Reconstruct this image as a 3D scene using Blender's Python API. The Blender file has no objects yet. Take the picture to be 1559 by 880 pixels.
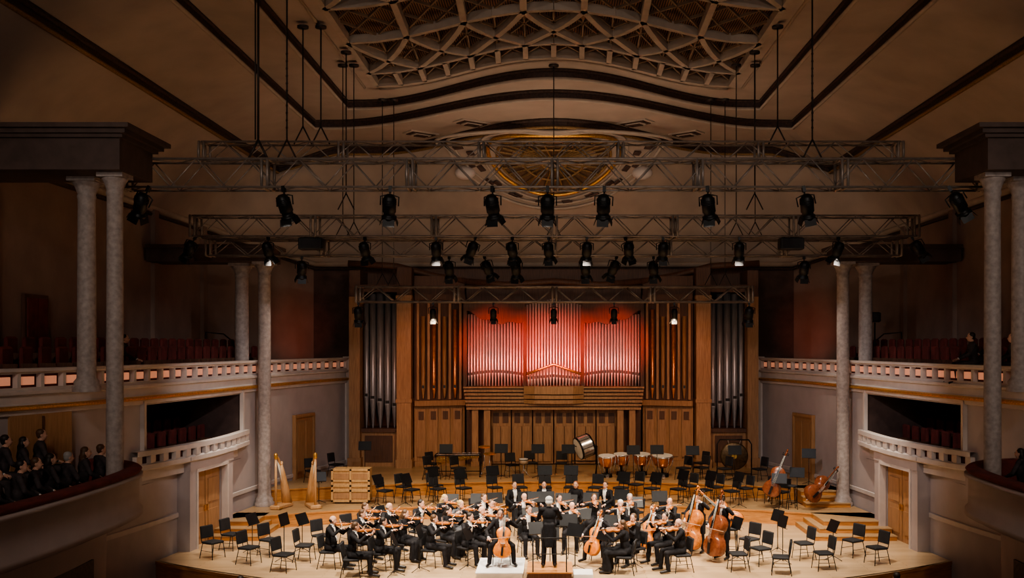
import bpy, math, random
from mathutils import Vector, Matrix
random.seed(7)
V=Vector
scene=bpy.context.scene
COL=scene.collection

# ------------------------------------------------------------------ materials
def nt(name):
    m=bpy.data.materials.new(name); m.use_nodes=True
    n=m.node_tree.nodes; l=m.node_tree.links
    return m,n,l,n['Principled BSDF']
def mat(name,col,rough=.6,metal=0,var=.12,scale=3,bump=.0,emis=None,es=0,spec=.5,stretch=None):
    m,n,l,b=nt(name)
    tc=n.new('ShaderNodeTexCoord'); mp=n.new('ShaderNodeMapping'); no=n.new('ShaderNodeTexNoise'); rp=n.new('ShaderNodeValToRGB')
    l.new(tc.outputs['Object'],mp.inputs[0]); l.new(mp.outputs[0],no.inputs['Vector'])
    if stretch: mp.inputs['Scale'].default_value=stretch
    no.inputs['Scale'].default_value=scale; no.inputs['Detail'].default_value=5
    l.new(no.outputs['Fac'],rp.inputs[0])
    rp.color_ramp.elements[0].position=.3; rp.color_ramp.elements[1].position=.7
    c0=[max(0,c*(1-var)) for c in col]+[1]; c1=[min(1,c*(1+var)) for c in col]+[1]
    rp.color_ramp.elements[0].color=c0; rp.color_ramp.elements[1].color=c1
    l.new(rp.outputs[0],b.inputs['Base Color'])
    b.inputs['Roughness'].default_value=rough; b.inputs['Metallic'].default_value=metal
    b.inputs['Specular IOR Level'].default_value=spec
    if bump:
        bp=n.new('ShaderNodeBump'); bp.inputs['Strength'].default_value=bump; l.new(no.outputs['Fac'],bp.inputs['Height']); l.new(bp.outputs[0],b.inputs['Normal'])
    if emis:
        b.inputs['Emission Color'].default_value=(*emis,1); b.inputs['Emission Strength'].default_value=es
    return m
def wood(name,c0,c1,rough=.4,stretch=(8,8,.7),scale=2.5):
    m,n,l,b=nt(name)
    tc=n.new('ShaderNodeTexCoord'); mp=n.new('ShaderNodeMapping'); no=n.new('ShaderNodeTexNoise'); rp=n.new('ShaderNodeValToRGB')
    l.new(tc.outputs['Object'],mp.inputs[0]); mp.inputs['Scale'].default_value=stretch
    l.new(mp.outputs[0],no.inputs['Vector']); no.inputs['Scale'].default_value=scale; no.inputs['Detail'].default_value=6; no.inputs['Distortion'].default_value=.6
    l.new(no.outputs['Fac'],rp.inputs[0]); rp.color_ramp.elements[0].position=.32; rp.color_ramp.elements[1].position=.68
    rp.color_ramp.elements[0].color=(*c0,1); rp.color_ramp.elements[1].color=(*c1,1)
    l.new(rp.outputs[0],b.inputs['Base Color']); b.inputs['Roughness'].default_value=rough
    return m
def planks(name,c0,c1,rough=.35,bw=2.4,bh=.14):
    m,n,l,b=nt(name)
    tc=n.new('ShaderNodeTexCoord'); br=n.new('ShaderNodeTexBrick'); no=n.new('ShaderNodeTexNoise'); mx=n.new('ShaderNodeMixRGB')
    l.new(tc.outputs['Object'],br.inputs['Vector']); l.new(tc.outputs['Object'],no.inputs['Vector']); no.inputs['Scale'].default_value=1.3
    br.inputs['Scale'].default_value=1; br.inputs['Brick Width'].default_value=bw; br.inputs['Row Height'].default_value=bh; br.inputs['Mortar Size'].default_value=.006
    br.inputs['Color1'].default_value=(*c0,1); br.inputs['Color2'].default_value=(*c1,1); br.inputs['Mortar'].default_value=(c0[0]*.4,c0[1]*.35,c0[2]*.3,1)
    mx.blend_type='MULTIPLY'; mx.inputs[0].default_value=.35
    l.new(br.outputs['Color'],mx.inputs[1]); l.new(no.outputs['Fac'],mx.inputs[2]); l.new(mx.outputs[0],b.inputs['Base Color'])
    b.inputs['Roughness'].default_value=rough
    return m
def louvre(name,c0,c1,sc=3.0):
    m,n,l,b=nt(name)
    tc=n.new('ShaderNodeTexCoord'); w=n.new('ShaderNodeTexWave'); rp=n.new('ShaderNodeValToRGB')
    w.bands_direction='X'; w.inputs['Scale'].default_value=sc; w.inputs['Distortion'].default_value=.2
    l.new(tc.outputs['Object'],w.inputs['Vector']); l.new(w.outputs['Fac'],rp.inputs[0])
    rp.color_ramp.elements[0].position=.35; rp.color_ramp.elements[1].position=.6
    rp.color_ramp.elements[0].color=(*c0,1); rp.color_ramp.elements[1].color=(*c1,1)
    l.new(rp.outputs[0],b.inputs['Base Color']); b.inputs['Roughness'].default_value=.6
    return m
def hairmat():
    m,n,l,b=nt('hair'); oi=n.new('ShaderNodeObjectInfo'); l.new(oi.outputs['Color'],b.inputs['Base Color']); b.inputs['Roughness'].default_value=.55
    return m
M=dict(
 plaster=mat('grey_plaster',(.47,.405,.39),.8,var=.07,scale=1.5,bump=.05),
 white=mat('white_moulding',(.60,.53,.49),.6,var=.06),
 ceil=mat('ceiling_plaster',(.45,.36,.295),.85,var=.10,scale=.8,bump=.05),
 ceil2=mat('ceiling_rib_cream',(.46,.375,.305),.8,var=.08),
 thin=mat('skylight_glazing_bar',(.26,.18,.12),.7,var=.2),
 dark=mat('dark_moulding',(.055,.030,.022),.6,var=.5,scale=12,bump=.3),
 beam=mat('dark_entablature',(.085,.055,.046),.7,var=.2),
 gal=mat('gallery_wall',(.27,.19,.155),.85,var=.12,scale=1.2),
 backw=mat('stage_back_wall',(.10,.06,.048),.8,var=.2),
 rosed=mat('rosette_field',(.16,.09,.05),.7,var=.3),
 gold=mat('gold_trim',(.75,.42,.12),.35,.8,var=.25,scale=20),
 golddim=mat('dull_gold',(.32,.20,.09),.55,.4,var=.3,scale=20),
 column=mat('stone_column',(.36,.305,.28),.6,var=.22,scale=9),
 floor=planks('stage_boards',(.70,.49,.29),(.60,.40,.225),.3),
 riser=wood('riser_wood',(.42,.175,.05),(.62,.29,.095),.4,(1,1,9)),
 tread=planks('tier_boards',(.58,.38,.20),(.49,.31,.155),.35),
 owood=wood('organ_oak',(.31,.16,.075),(.45,.25,.125),.5),
 owoodd=wood('organ_dark_oak',(.085,.038,.022),(.14,.065,.036),.55),
 door=wood('door_wood',(.36,.19,.085),(.47,.26,.125),.45),
 pipe=mat('tin_pipe',(.85,.76,.74),.34,.6,var=.10,scale=4,stretch=(6,6,.5)),
 spipe=mat('zinc_pipe',(.38,.39,.42),.4,.6,var=.2,scale=3,stretch=(6,6,.5)),
 copper=mat('copper',(.80,.32,.12),.3,.75,var=.2,scale=5),
 black=mat('black_metal',(.012,.012,.013),.45,.3,var=.3),
 blackpad=mat('black_upholstery',(.016,.015,.017),.75,var=.3),
 alu=mat('truss_aluminium',(.30,.255,.225),.45,.5,var=.2,scale=6),
 suit=mat('black_tailcoat',(.012,.011,.013),.8,var=.4,scale=15,spec=.3),
 shirt=mat('white_shirt',(.80,.79,.77),.7,var=.05),
 skin=mat('skin',(.66,.38,.27),.55,var=.1,scale=18),
 hair=hairmat(),
 eye=mat('eye',(.02,.015,.012),.3),
 lip=mat('lips',(.38,.12,.09),.5),
 dress=mat('grey_dress',(.06,.062,.07),.8,var=.4),
 vio=wood('varnished_spruce',(.45,.13,.03),(.66,.24,.06),.25,(3,3,3),6),
 cel=wood('orange_cello_varnish',(.62,.17,.03),(.80,.28,.055),.25,(3,3,3),3),
 bass=wood('dark_bass_varnish',(.16,.045,.02),(.27,.085,.035),.25,(3,3,3),3),
 ebony=mat('ebony',(.012,.01,.01),.35),
 string=mat('bow_hair',(.75,.70,.60),.5),
 harp=wood('harp_maple',(.54,.30,.13),(.70,.42,.21),.3),
 drumskin=mat('drum_skin',(.78,.76,.70),.5,var=.05),
 chrome=mat('chrome',(.7,.7,.72),.25,.85,var=.1),
 bronze=mat('gong_bronze',(.12,.08,.045),.45,.7,var=.4,scale=8),
 brass=mat('cymbal_brass',(.75,.5,.16),.3,.9,var=.15),
 seat=mat('red_velvet',(.15,.03,.024),.85,var=.3),
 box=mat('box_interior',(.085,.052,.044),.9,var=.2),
 pod=mat('white_platform',(.85,.83,.80),.5,var=.03),
 redrec=mat('parapet_recess',(.10,.03,.022),.8,var=.2),
 glow=mat('parapet_lamp',(.8,.40,.28),.6,emis=(1,.40,.23),es=.30),
 lens=mat('lamp_lens',(.9,.9,.9),.3,emis=(1,.95,.85),es=14),
 lensoff=mat('lamp_lens_dark',(.05,.05,.06),.15),
 exit=mat('exit_sign_green',(.05,.5,.2),.5,emis=(.1,1,.35),es=2.0),
 louv=louvre('skylight_louvres',(.03,.014,.008),(.34,.19,.10),4.5),
 crate=wood('pine_crate',(.50,.29,.12),(.64,.40,.18),.5),
 paper=mat('sheet_music',(.8,.78,.72),.7,var=.05),
 cloth=mat('audience_coat',(.05,.04,.042),.9,var=.5,scale=6),
 steel=mat('cable_steel',(.05,.04,.036),.5,.6),
)

# ------------------------------------------------------------------ mesh builder
class MB:
    def __init__(s): s.v=[];s.f=[];s.m=[];s.s=[];s.mats=[];s.T=Matrix.Identity(4)
    def mi(s,m):
        if m not in s.mats: s.mats.append(m)
        return s.mats.index(m)
    def add(s,vs,fs,m,sm=False):
        o=len(s.v); s.v+= [tuple(s.T@V(p)) for p in vs]; i=s.mi(m)
        for f in fs: s.f.append([k+o for k in f]); s.m.append(i); s.s.append(sm)
    def bx(s,x0,x1,y0,y1,z0,z1,m):
        vs=[(x,y,z) for z in(z0,z1) for y in (y0,y1) for x in (x0,x1)]
        s.add(vs,[(0,2,3,1),(4,5,7,6),(0,1,5,4),(2,6,7,3),(0,4,6,2),(1,3,7,5)],m)
    def box(s,c,sz,m,R=None,ch=0):
        R=R or Matrix.Identity(3); c=V(c); hx,hy,hz=[a/2 for a in sz]
        if ch:
            vs=[];fs=[]
            rings=[(-hz,hx-ch,hy-ch),(-hz+ch,hx,hy),(hz-ch,hx,hy),(hz,hx-ch,hy-ch)]
            for z,a,b in rings:
                k=min(ch,a*.5,b*.5)
                for x,y in((-a+k,-b),(a-k,-b),(a,-b+k),(a,b-k),(a-k,b),(-a+k,b),(-a,b-k),(-a,-b+k)): vs.append(c+R@V((x,y,z)))
            for r in range(3):
                for i in range(8): j=(i+1)%8; fs.append((r*8+i,r*8+j,r*8+8+j,r*8+8+i))
            fs.append(tuple(range(7,-1,-1))); fs.append(tuple(range(24,32)))
            s.add(vs,fs,m); return
        vs=[c+R@V((x,y,z)) for z in(-hz,hz) for y in (-hy,hy) for x in (-hx,hx)]
        s.add(vs,[(0,2,3,1),(4,5,7,6),(0,1,5,4),(2,6,7,3),(0,4,6,2),(1,3,7,5)],m)
    def tube(s,pts,r,m,n=8,closed=False,caps=True):
        pts=[V(p) for p in pts]; k=len(pts)
        if not hasattr(r,'__len__'): r=[r]*k
        vs=[];fs=[];up=None
        for i,p in enumerate(pts):
            if closed: d=pts[(i+1)%k]-pts[i-1]
            else: d=pts[min(i+1,k-1)]-pts[max(i-1,0)]
            d=d.normalized() if d.length>1e-9 else V((0,0,1))
            if up is None: up=V((0,0,1)) if abs(d.z)<.9 else V((1,0,0))
            a=d.cross(up)
            if a.length<1e-4: up=V((1,0,0)) if abs(d.x)<.9 else V((0,1,0)); a=d.cross(up)
            a.normalize(); b=a.cross(d).normalized(); up=b
            for j in range(n):
                t=2*math.pi*j/n; vs.append(p+a*(r[i]*math.cos(t))+b*(r[i]*math.sin(t)))
        R=k if closed else k-1
        for i in range(R):
            i2=(i+1)%k
            for j in range(n): j2=(j+1)%n; fs.append((i*n+j,i*n+j2,i2*n+j2,i2*n+j))
        if caps and not closed: fs.append(tuple(range(n-1,-1,-1))); fs.append(tuple(range((k-1)*n,k*n)))
        s.add(vs,fs,m,True)
    def cap(s,a,b,ra,rb,m,n=12):
        a=V(a);b=V(b);d=(b-a); L=d.length; d=d/L if L>1e-6 else V((0,0,1))
        pts=[];rs=[]
        for t in (85,60,35,12): t=math.radians(t); pts.append(a-d*ra*math.sin(t)); rs.append(ra*math.cos(t))
        for t in (-12,-35,-60,-85): t=math.radians(-t); pts.append(b+d*rb*math.sin(t)); rs.append(rb*math.cos(t))
        s.tube(pts,rs,m,n)
    def ell(s,c,r,m,nu=14,nv=9,R=None):
        c=V(c);R=R or Matrix.Identity(3);vs=[];fs=[]
        for i in range(nv+1):
            ph=math.pi*(i/nv)
            if i in(0,nv): ph=.02 if i==0 else math.pi-.02
            for j in range(nu):
                t=2*math.pi*j/nu; vs.append(c+R@V((r[0]*math.sin(ph)*math.cos(t),r[1]*math.sin(ph)*math.sin(t),r[2]*math.cos(ph))))
        for i in range(nv):
            for j in range(nu): j2=(j+1)%nu; fs.append((i*nu+j,(i+1)*nu+j,(i+1)*nu+j2,i*nu+j2))
        fs.append(tuple(range(nu))); fs.append(tuple(range((nv+1)*nu-1,nv*nu-1,-1)))
        s.add(vs,fs,m,True)
    def lathe(s,c,prof,m,n=20,R=None,sm=True):
        c=V(c);R=R or Matrix.Identity(3);vs=[];fs=[]
        for r,z in prof:
            for j in range(n): t=2*math.pi*j/n; vs.append(c+R@V((r*math.cos(t),r*math.sin(t),z)))
        for i in range(len(prof)-1):
            for j in range(n): j2=(j+1)%n; fs.append((i*n+j,i*n+j2,(i+1)*n+j2,(i+1)*n+j))
        s.add(vs,fs,m,sm)
    def sheet(s,rows,m,sm=False):
        n=len(rows[0]);vs=[p for r in rows for p in r];fs=[]
        for i in range(len(rows)-1):
            for j in range(n-1): fs.append((i*n+j,i*n+j+1,(i+1)*n+j+1,(i+1)*n+j))
        s.add(vs,fs,m,sm)
    def bar(s,p,q,w,h,m):
        p=V(p);q=V(q);d=q-p;L=d.length
        if L<1e-4:return
        x=d/L; z=V((0,0,1)) if abs(x.z)<.95 else V((0,1,0)); y=z.cross(x).normalized(); z=x.cross(y)
        s.box((p+q)/2,(L,w,h),m,Matrix((x,y,z)).transposed())
    def mesh(s,name):
        me=bpy.data.meshes.new(name); me.from_pydata(s.v,[],s.f)
        for m in s.mats: me.materials.append(m)
        me.polygons.foreach_set('material_index',s.m); me.polygons.foreach_set('use_smooth',s.s); me.update()
        return me
    def obj(s,name,loc=(0,0,0),rz=0,parent=None):
        return put(s.mesh(name),name,loc,rz,parent)
def put(me,name,loc=(0,0,0),rz=0,parent=None,sc=1,rot=None):
    o=bpy.data.objects.new(name,me); COL.objects.link(o); o.location=loc
    o.rotation_euler=rot if rot else (0,0,rz); o.scale=(sc,)*3
    if parent: o.parent=parent
    return o
def empty(name,loc=(0,0,0)):
    o=bpy.data.objects.new(name,None); COL.objects.link(o); o.location=loc; return o
def RX(a): return Matrix.Rotation(a,3,'X')
def RY(a): return Matrix.Rotation(a,3,'Y')
def RZ(a): return Matrix.Rotation(a,3,'Z')

# ------------------------------------------------------------------ plan of side wall / balcony line
PP=[(17,-14.3),(19,-13.5),(21.9,-12.3),(25.5,-11.35),(30,-10.75),(34,-10.35),(38.5,-9.6),(42,-8.75),(43.6,-8.6)]
def PX(y):
    if y<=PP[0][0]: return PP[0][1]
    for i in range(len(PP)-1):
        if y<=PP[i+1][0]:
            y0,x0=PP[i];y1,x1=PP[i+1]
            def sl(k):
                a=PP[max(k-1,0)];b=PP[min(k+1,len(PP)-1)]; return (b[1]-a[1])/(b[0]-a[0])
            h=y1-y0;t=(y-y0)/h
            return (2*t**3-3*t*t+1)*x0+(t**3-2*t*t+t)*h*sl(i)+(-2*t**3+3*t*t)*x1+(t**3-t*t)*h*sl(i+1)
    return PP[-1][1]
def yr(a,b,st=.5):
    n=max(1,int((b-a)/st)); return [a+(b-a)*i/n for i in range(n+1)]

# ------------------------------------------------------------------ CEILING
def bell(x,c,e,w): 
    t=min(abs(x)/w,1); return c+(e-c)*(1-math.cos(math.pi*t))/2
NS,NB=14,48
def outline(X,Ye,c,w,zs,zc=None):
    zc=zs if zc is None else zc
    L=[]
    for i in range(NS): L.append(V((-X,-3+(Ye+3)*i/NS,zs)))
    for i in range(NB+1):
        x=-X+2*X*i/NB; k=max(0,(abs(x)-9.2)/(X-9.2)) if X>9.3 else 0
        L.append(V((x,bell(x,c,Ye,w),zc+(zs-zc)*k)))
    for i in range(NS-1,-1,-1): L.append(V((X,-3+(Ye+3)*i/NS,zs)))
    return L
def dz(L,d): return [V((p.x,p.y,p.z+d)) for p in L]
o1=outline(7.6,36.2,32.1,7.0,15.0); o2=outline(9.2,37.9,33.4,8.5,14.65)
o3=outline(11.5,41.2,36.1,7.6,13.5,14.3)
c=MB()
def sky_edge(x): return bell(x,30.6,34.0,6.1)
SX=6.1
xs=[-SX+2*SX*i/NB for i in range(NB+1)]
c.sheet([[V((x,sky_edge(x),15)) for x in xs],[V((x*7.6/SX,bell(x*7.6/SX,32.1,36.2,7.0),15)) for x in xs]],M['ceil'])
for sx in(-1,1):
    c.sheet([[V((sx*SX,y,15)) for y in(-3,34.0)],[V((sx*7.6,y,15)) for y in(-3,36.2)]],M['ceil'])
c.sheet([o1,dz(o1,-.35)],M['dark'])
c.sheet([dz(o1,-.35),o2],M['ceil'])
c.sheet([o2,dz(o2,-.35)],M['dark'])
c.sheet([dz(o2,-.35),o3],M['ceil'])
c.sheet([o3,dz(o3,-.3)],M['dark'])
o4=[]
for i in range(NS): o4.append(V((-14,-3+42.4*i/NS,10.8)))
for i in range(NB+1):
    x=-14+28*i/NB
    if abs(x)>10.6: t=(14-abs(x))/3.4; p=V((x,39.4+4.1*t,10.8-1.2*t))
    else: p=V((x,43.5,9.6))
    o4.append(p)
for i in range(NS-1,-1,-1): o4.append(V((14,-3+42.4*i/NS,10.8)))
a=dz(o3,-.3); rows=[]
for k in range(9):
    t=k/8; rows.append([p.lerp(q,t)+V((0,0,.35*math.sin(math.pi*t))) for p,q in zip(a,o4)])
c.sheet(rows,M['ceil'],True)
ceiling=c.obj('ceiling')
t=MB()
for L,r in((dz(o1,-.04),.07),(dz(o1,-.33),.06),(dz(o2,-.04),.07),(dz(o2,-.33),.06),(dz(o3,-.05),.09)):
    t.tube(L,r,M['ceil2'] if r==.06 else M['dark'],6)
t.tube(dz(o3,-.33),.06,M['golddim'],6)
t.tube([V((x,sky_edge(x)+.55,14.98)) for x in xs],.05,M['ceil2'],6)
for sx in(-1,1): t.tube([(sx*6.6,-3,14.98),(sx*6.6,34.4,14.98)],.05,M['ceil2'],6)
for o,r,m in((dz(o4,-.05),.12,M['ceil2']),(dz(o4,-.25),.07,M['dark'])): t.tube(o,r,m,6)
for x,y in((-3.05,36.7),(-5.2,38.6),(3.05,36.7),(5.2,38.6)):
    R=RZ(math.radians(-38 if x<0 else 38)*-1)
    for w,zz,m in((1.25,14.27,M['ceil2']),(1.0,14.24,M['dark']),(.7,14.21,M['ceil2']),(.5,14.18,M['dark'])): t.box((x,y,zz),(w,w*.55,.05),m,R)
t.obj('trim_1')
# skylight lattice: fanned ribs, curved cross ribs and gothic crossing arcs over dark louvres
s=MB()
def sk(u,v):
    fan=1-.42*v*(1-abs(u)) 
    x=u*SX*fan; yf=sky_edge(x)
    y0=31.5+(yf-31.5)*(1-v*.75)
    return V((x,y0-v*22.5,15.02))
def arcbar(u0,v0,u1,v1,w,h,m,dzz=0,n=3,bow=0):
    P=[]
    u0=max(-1,min(1,u0));u1=max(-1,min(1,u1))
    for i in range(n+1):
        t=i/n; u=max(-1,min(1,u0+(u1-u0)*t+bow*math.sin(math.pi*t))); P.append(sk(u,v0+(v1-v0)*t)+V((0,0,dzz)))
    for i in range(n): s.bar(P[i],P[i+1],w,h,m)
rowsv=[0,.065,.20,.32,.47,.62,.80,1.0]
kind=['X','G','R','G','R','G','R']
cm_=M['ceil2']; th=M['thin']; D=1/7
for j,kd in enumerate(kind):
    va,vb=rowsv[j],rowsv[j+1]
    for k in range(-7,8):
        if k<7: arcbar(k*D,va,(k+1)*D,va,.16,.24,cm_,0,1)
        u=k*D
        if kd=='X':
            arcbar(u,va,u,vb,.16,.24,cm_,0,1)
            if k<7:
                arcbar(u,va,u+D,vb,.05,.08,th,.10,1); arcbar(u+D,va,u,vb,.05,.08,th,.10,1)
        elif kd=='G':
            if k%2:
                arcbar(u,va,u+2*D,vb,.17,.24,cm_,0,5,.035); arcbar(u,va,u-2*D,vb,.17,.24,cm_,0,5,-.035)
            arcbar(u,va,u,vb,.05,.08,th,.10,2)
            if k<7:
                vm_=(va+vb)/2
                arcbar(u,va,u+D,vm_,.045,.08,th,.10,1); arcbar(u+D,va,u,vm_,.045,.08,th,.10,1)
                arcbar(u,vm_,u+D,vb,.045,.08,th,.10,1); arcbar(u+D,vm_,u,vb,.045,.08,th,.10,1)
        else:
            if k%2: arcbar(u,va,u,vb,.18,.24,cm_,0,2)
            if k%2 and k<7:
                arcbar(u,va,u+2*D,vb,.05,.08,th,.10,1); arcbar(u+2*D,va,u,vb,.05,.08,th,.10,1)
                arcbar(u+D,va,u+2*D,(va+vb)/2,.045,.08,th,.10,1); arcbar(u+D,va,u,(va+vb)/2,.045,.08,th,.10,1)
                arcbar(u+D,vb,u+2*D,(va+vb)/2,.045,.08,th,.10,1); arcbar(u+D,vb,u,(va+vb)/2,.045,.08,th,.10,1)
s.bx(-6.4,6.4,-3,35,15.40,15.46,M['louv'])
s.sheet([[V((x,sky_edge(x),15)) for x in xs],[V((x,sky_edge(x),15.42)) for x in xs]],M['ceil2'])
s.obj('ceiling_skylight_lattice')
r=MB()
def slope(x,t):
    c_=V((x,bell(x,36.1,41.2,7.6),14.0)).lerp(V((x,43.5,9.6)),t); 
    return c_+V((0,0,.35*math.sin(math.pi*t)))
def ring(ax,t0,t1,n=64):
    out=[];tc=(t0+t1)/2;th=(t1-t0)/2
    for i in range(n):
        a_=2*math.pi*i/n; tt=tc-th*math.cos(a_); x=ax*math.sin(a_)
        b0=slope(0,tt)
        y=b0.y; ys=bell(x,36.1,41.2,7.6)
        u=max(0,min(1,(y-ys)/(43.5-ys)))
        z=slope(x,u).z if y>=ys else 14.0
        out.append(V((x,y-.03,z-.10)))
    return out
for ax,t0,t1,rad,m in((2.55,.05,.50,.08,M['gold']),(2.2,.08,.47,.06,M['golddim']),(2.85,.03,.54,.05,M['ceil2']),(4.6,.02,.60,.06,M['ceil2']),(4.15,.04,.565,.05,M['ceil2'])):
    r.tube(ring(ax,t0,t1),rad,m,6,closed=True)
R0=ring(2.1,.085,.465); cen=sum(R0,V((0,0,0)))/len(R0)
vs=[cen]+R0; r.add(vs,[(0,i+1,(i+1)%64+1) for i in range(64)],M['rosed'],True)
for i in range(0,64,2): r.bar(cen.lerp(R0[i],.25)-V((0,.06,.06)),R0[i]-V((0,.06,.06)),.06,.06,M['golddim'])
Rm=[cen.lerp(p,.6)-V((0,.06,.06)) for p in R0]; r.tube(Rm,.05,M['golddim'],6,closed=True)
Rm=[cen.lerp(p,.25)-V((0,.06,.06)) for p in R0]; r.tube(Rm,.07,M['golddim'],6,closed=True)
Ra=ring(4.15,.04,.565);Rb=ring(2.85,.03,.54)
for i in range(18,47,3): r.bar(Ra[i].lerp(Rb[i],.2),Ra[i+1].lerp(Rb[i+1],.2),.4,.05,M['backw']); r.bar(Ra[i].lerp(Rb[i],.6),Ra[i+1].lerp(Rb[i+1],.6),.3,.05,M['backw'])
for x in(-3.55,3.55): r.ell((x,slope(x,.25).y-.15,slope(x,.25).z-.25),(.42,.3,.28),M['white'])
r.obj('ceiling_rosette')

# ------------------------------------------------------------------ SIDE WALLS & BALCONIES
def side(sx,tag):
    def S(p): return V((p[0]*sx,p[1],p[2]))
    def strip(mb,y0,y1,prof,m,st=.5,sm=False):
        ys=yr(y0,y1,st)
        mb.sheet([[S((PX(y)+o,y,z)) for y in ys] for o,z in prof],m,sm)
    w=MB()
    off=-.02
    ya,yb=26.7,33.0
    strip(w,17,ya,[(off,-1.2),(off,4.6)],M['plaster'])
    strip(w,yb,43.6,[(off,-1.2),(off,4.6)],M['plaster'])
    strip(w,ya,yb,[(off,-1.2),(off,2.75)],M['plaster'])
    strip(w,ya,yb,[(off,4.35),(off,4.6)],M['plaster'])
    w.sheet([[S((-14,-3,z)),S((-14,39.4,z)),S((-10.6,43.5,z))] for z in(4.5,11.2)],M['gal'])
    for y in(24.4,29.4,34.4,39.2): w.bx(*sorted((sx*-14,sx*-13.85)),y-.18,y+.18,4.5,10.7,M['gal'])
    x0,x1=PX(ya),PX(yb)
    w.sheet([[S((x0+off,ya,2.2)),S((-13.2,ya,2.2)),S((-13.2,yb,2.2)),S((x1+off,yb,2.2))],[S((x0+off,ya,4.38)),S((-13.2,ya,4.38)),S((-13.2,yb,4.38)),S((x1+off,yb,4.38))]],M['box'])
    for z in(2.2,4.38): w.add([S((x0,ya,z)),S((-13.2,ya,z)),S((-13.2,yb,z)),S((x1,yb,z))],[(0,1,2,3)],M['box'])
    for y in(ya,yb): w.box(S((PX(y)+.03,y,3.6)),(.12,.14,1.75),M['white'])
    strip(w,25,43.5,[(.03,1.0),(.03,1.12),(0,1.14)],M['white'])
    w.obj('wall_'+tag)
    b=MB()
    ys=yr(17,43.4)
    def outer(y): return -14 if y<39.4 else -14+3.4*(y-39.4)/4.1
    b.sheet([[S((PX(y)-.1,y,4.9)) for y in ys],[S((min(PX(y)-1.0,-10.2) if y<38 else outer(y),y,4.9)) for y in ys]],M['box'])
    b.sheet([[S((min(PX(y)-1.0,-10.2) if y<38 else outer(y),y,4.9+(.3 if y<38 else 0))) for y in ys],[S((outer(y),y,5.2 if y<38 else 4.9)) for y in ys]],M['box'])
    strip(b,17,42,[(-.3,4.9),(-.3,5.46),(.13,5.46),(.13,5.39),(.05,5.36),(.05,5.33),(-.09,5.33)],M['white'])
    strip(b,17,42,[(-.09,5.33),(-.09,5.02)],M['redrec'])
    strip(b,17,42,[(-.09,5.02),(.05,5.02),(.05,4.97),(.13,4.93),(.13,4.87),(.04,4.83),(.04,4.66),(.10,4.62)],M['white'])
    strip(b,17,42,[(.10,4.62),(.17,4.58),(.17,4.53),(.06,4.50)],M['gold'])
    strip(b,17,42,[(.06,4.50),(.06,4.40),(-.02,4.38)],M['white'])
    y=17.3
    while y<41.8:
        dx=(PX(y+.05)-PX(y-.05))/.1; ang=math.atan2(1,dx*sx)-math.pi/2
        n_=math.sqrt(1+dx*dx)
        R=RZ(ang)
        b.box(S((PX(y)-.02,y,5.175)),(.15,.10,.33),M['white'],R)
        yy=y+.34/n_
        b.box(S((PX(yy)-.05,yy,5.175)),(.06,.34,.19),M['glow'],R)
        y+=.68/n_
    b.box(S((-8.75,42.6,3.2)),(.35,1.8,4.6),M['white'])
    b.obj('balcony')
    q=MB(); ys=yr(ya-.5,yb+.3,.4)
    def bo(y): 
        t=(y-ya+.5)/(yb-ya+.8); return .10+.35*math.sin(math.pi*t)
    for prof,m in((((-.25,2.66),(0,2.60),(.06,2.64),(.06,2.76),(0,2.80)),M['white']),(((-.06,2.80),(-.06,3.00)),M['redrec']),(((-.06,3.0),(.06,3.0),(.06,3.14),(-.2,3.14),(-.2,2.3)),M['white'])):
        q.sheet([[S((PX(y)+bo(y)+o,y,z)) for y in ys] for o,z in prof],m)
    y=ya-.4
    while y<yb+.2:
        q.box(S((PX(y)+bo(y)-.02,y,2.90)),(.12,.34,.22),M['white']); y+=.52
    q.obj('box_parapet')
    st=MB()
    for row,(dx,zz) in enumerate(((-.9,2.35),(-1.7,2.6))):
        for i in range(9):
            y=ya+.5+i*.66
            st.box(S((PX(y)+dx,y,zz+.42)),(.42,.5,.14),M['seat'],ch=.03)
            st.box(S((PX(y)+dx-.22,y,zz+.75)),(.10,.52,.55),M['seat'],ch=.04)
            st.bx(*sorted((sx*(PX(y)+dx-.2),sx*(PX(y)+dx+.2))),y-.29,y-.26,zz-.1,zz+.62,M['owoodd'])
    for dx,zz in((-.95,4.95),(-1.8,5.2)):
        y=18
        while y<37.5:
            X=PX(y)+dx
            if X>-13.5:
                st.box(S((X,y,zz+.42)),(.42,.48,.14),M['seat'],ch=.03)
                st.box(S((X-.22,y,zz+.72)),(.10,.50,.58),M['seat'],ch=.05)
                st.bx(*sorted((sx*(X-.2),sx*(X+.2))),y-.28,y-.25,zz-.1,zz+.6,M['owoodd'])
            y+=.6
    st.obj('theatre_seats')
    p=MB(); xm=PX(30)
    a_=math.atan2(PX(31)-PX(29),2); R=RZ(-a_*sx)
    def L(dx,dy,z): return S((xm+dx+dy*math.tan(a_),30+dy,z))
    p.box(L(.12,-1.22,1.25),(.5,.42,2.5),M['plaster'],R); p.box(L(.12,1.22,1.25),(.5,.42,2.5),M['plaster'],R)
    p.box(L(.12,0,2.5),(.55,2.9,.32),M['plaster'],R); p.box(L(.14,0,2.70),(.66,3.1,.10),M['white'],R)
    p.box(L(.30,-1.02,1.15),(.2,.10,2.3),M['white'],R); p.box(L(.30,1.02,1.15),(.2,.10,2.3),M['white'],R); p.box(L(.30,0,2.3),(.2,2.1,.10),M['white'],R)
    for k in(-1,1):
        p.box(L(.1,k*.5,1.12),(.07,.96,2.24),M['door'],R)
        for z in(.6,1.55): p.box(L(.145,k*.5,z),(.03,.66,.72),M['door'],R)
        p.box(L(.17,k*.08,1.05),(.05,.03,.18),M['gold'],R)
    p.obj('door_1' if sx<0 else 'door_2')
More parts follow.
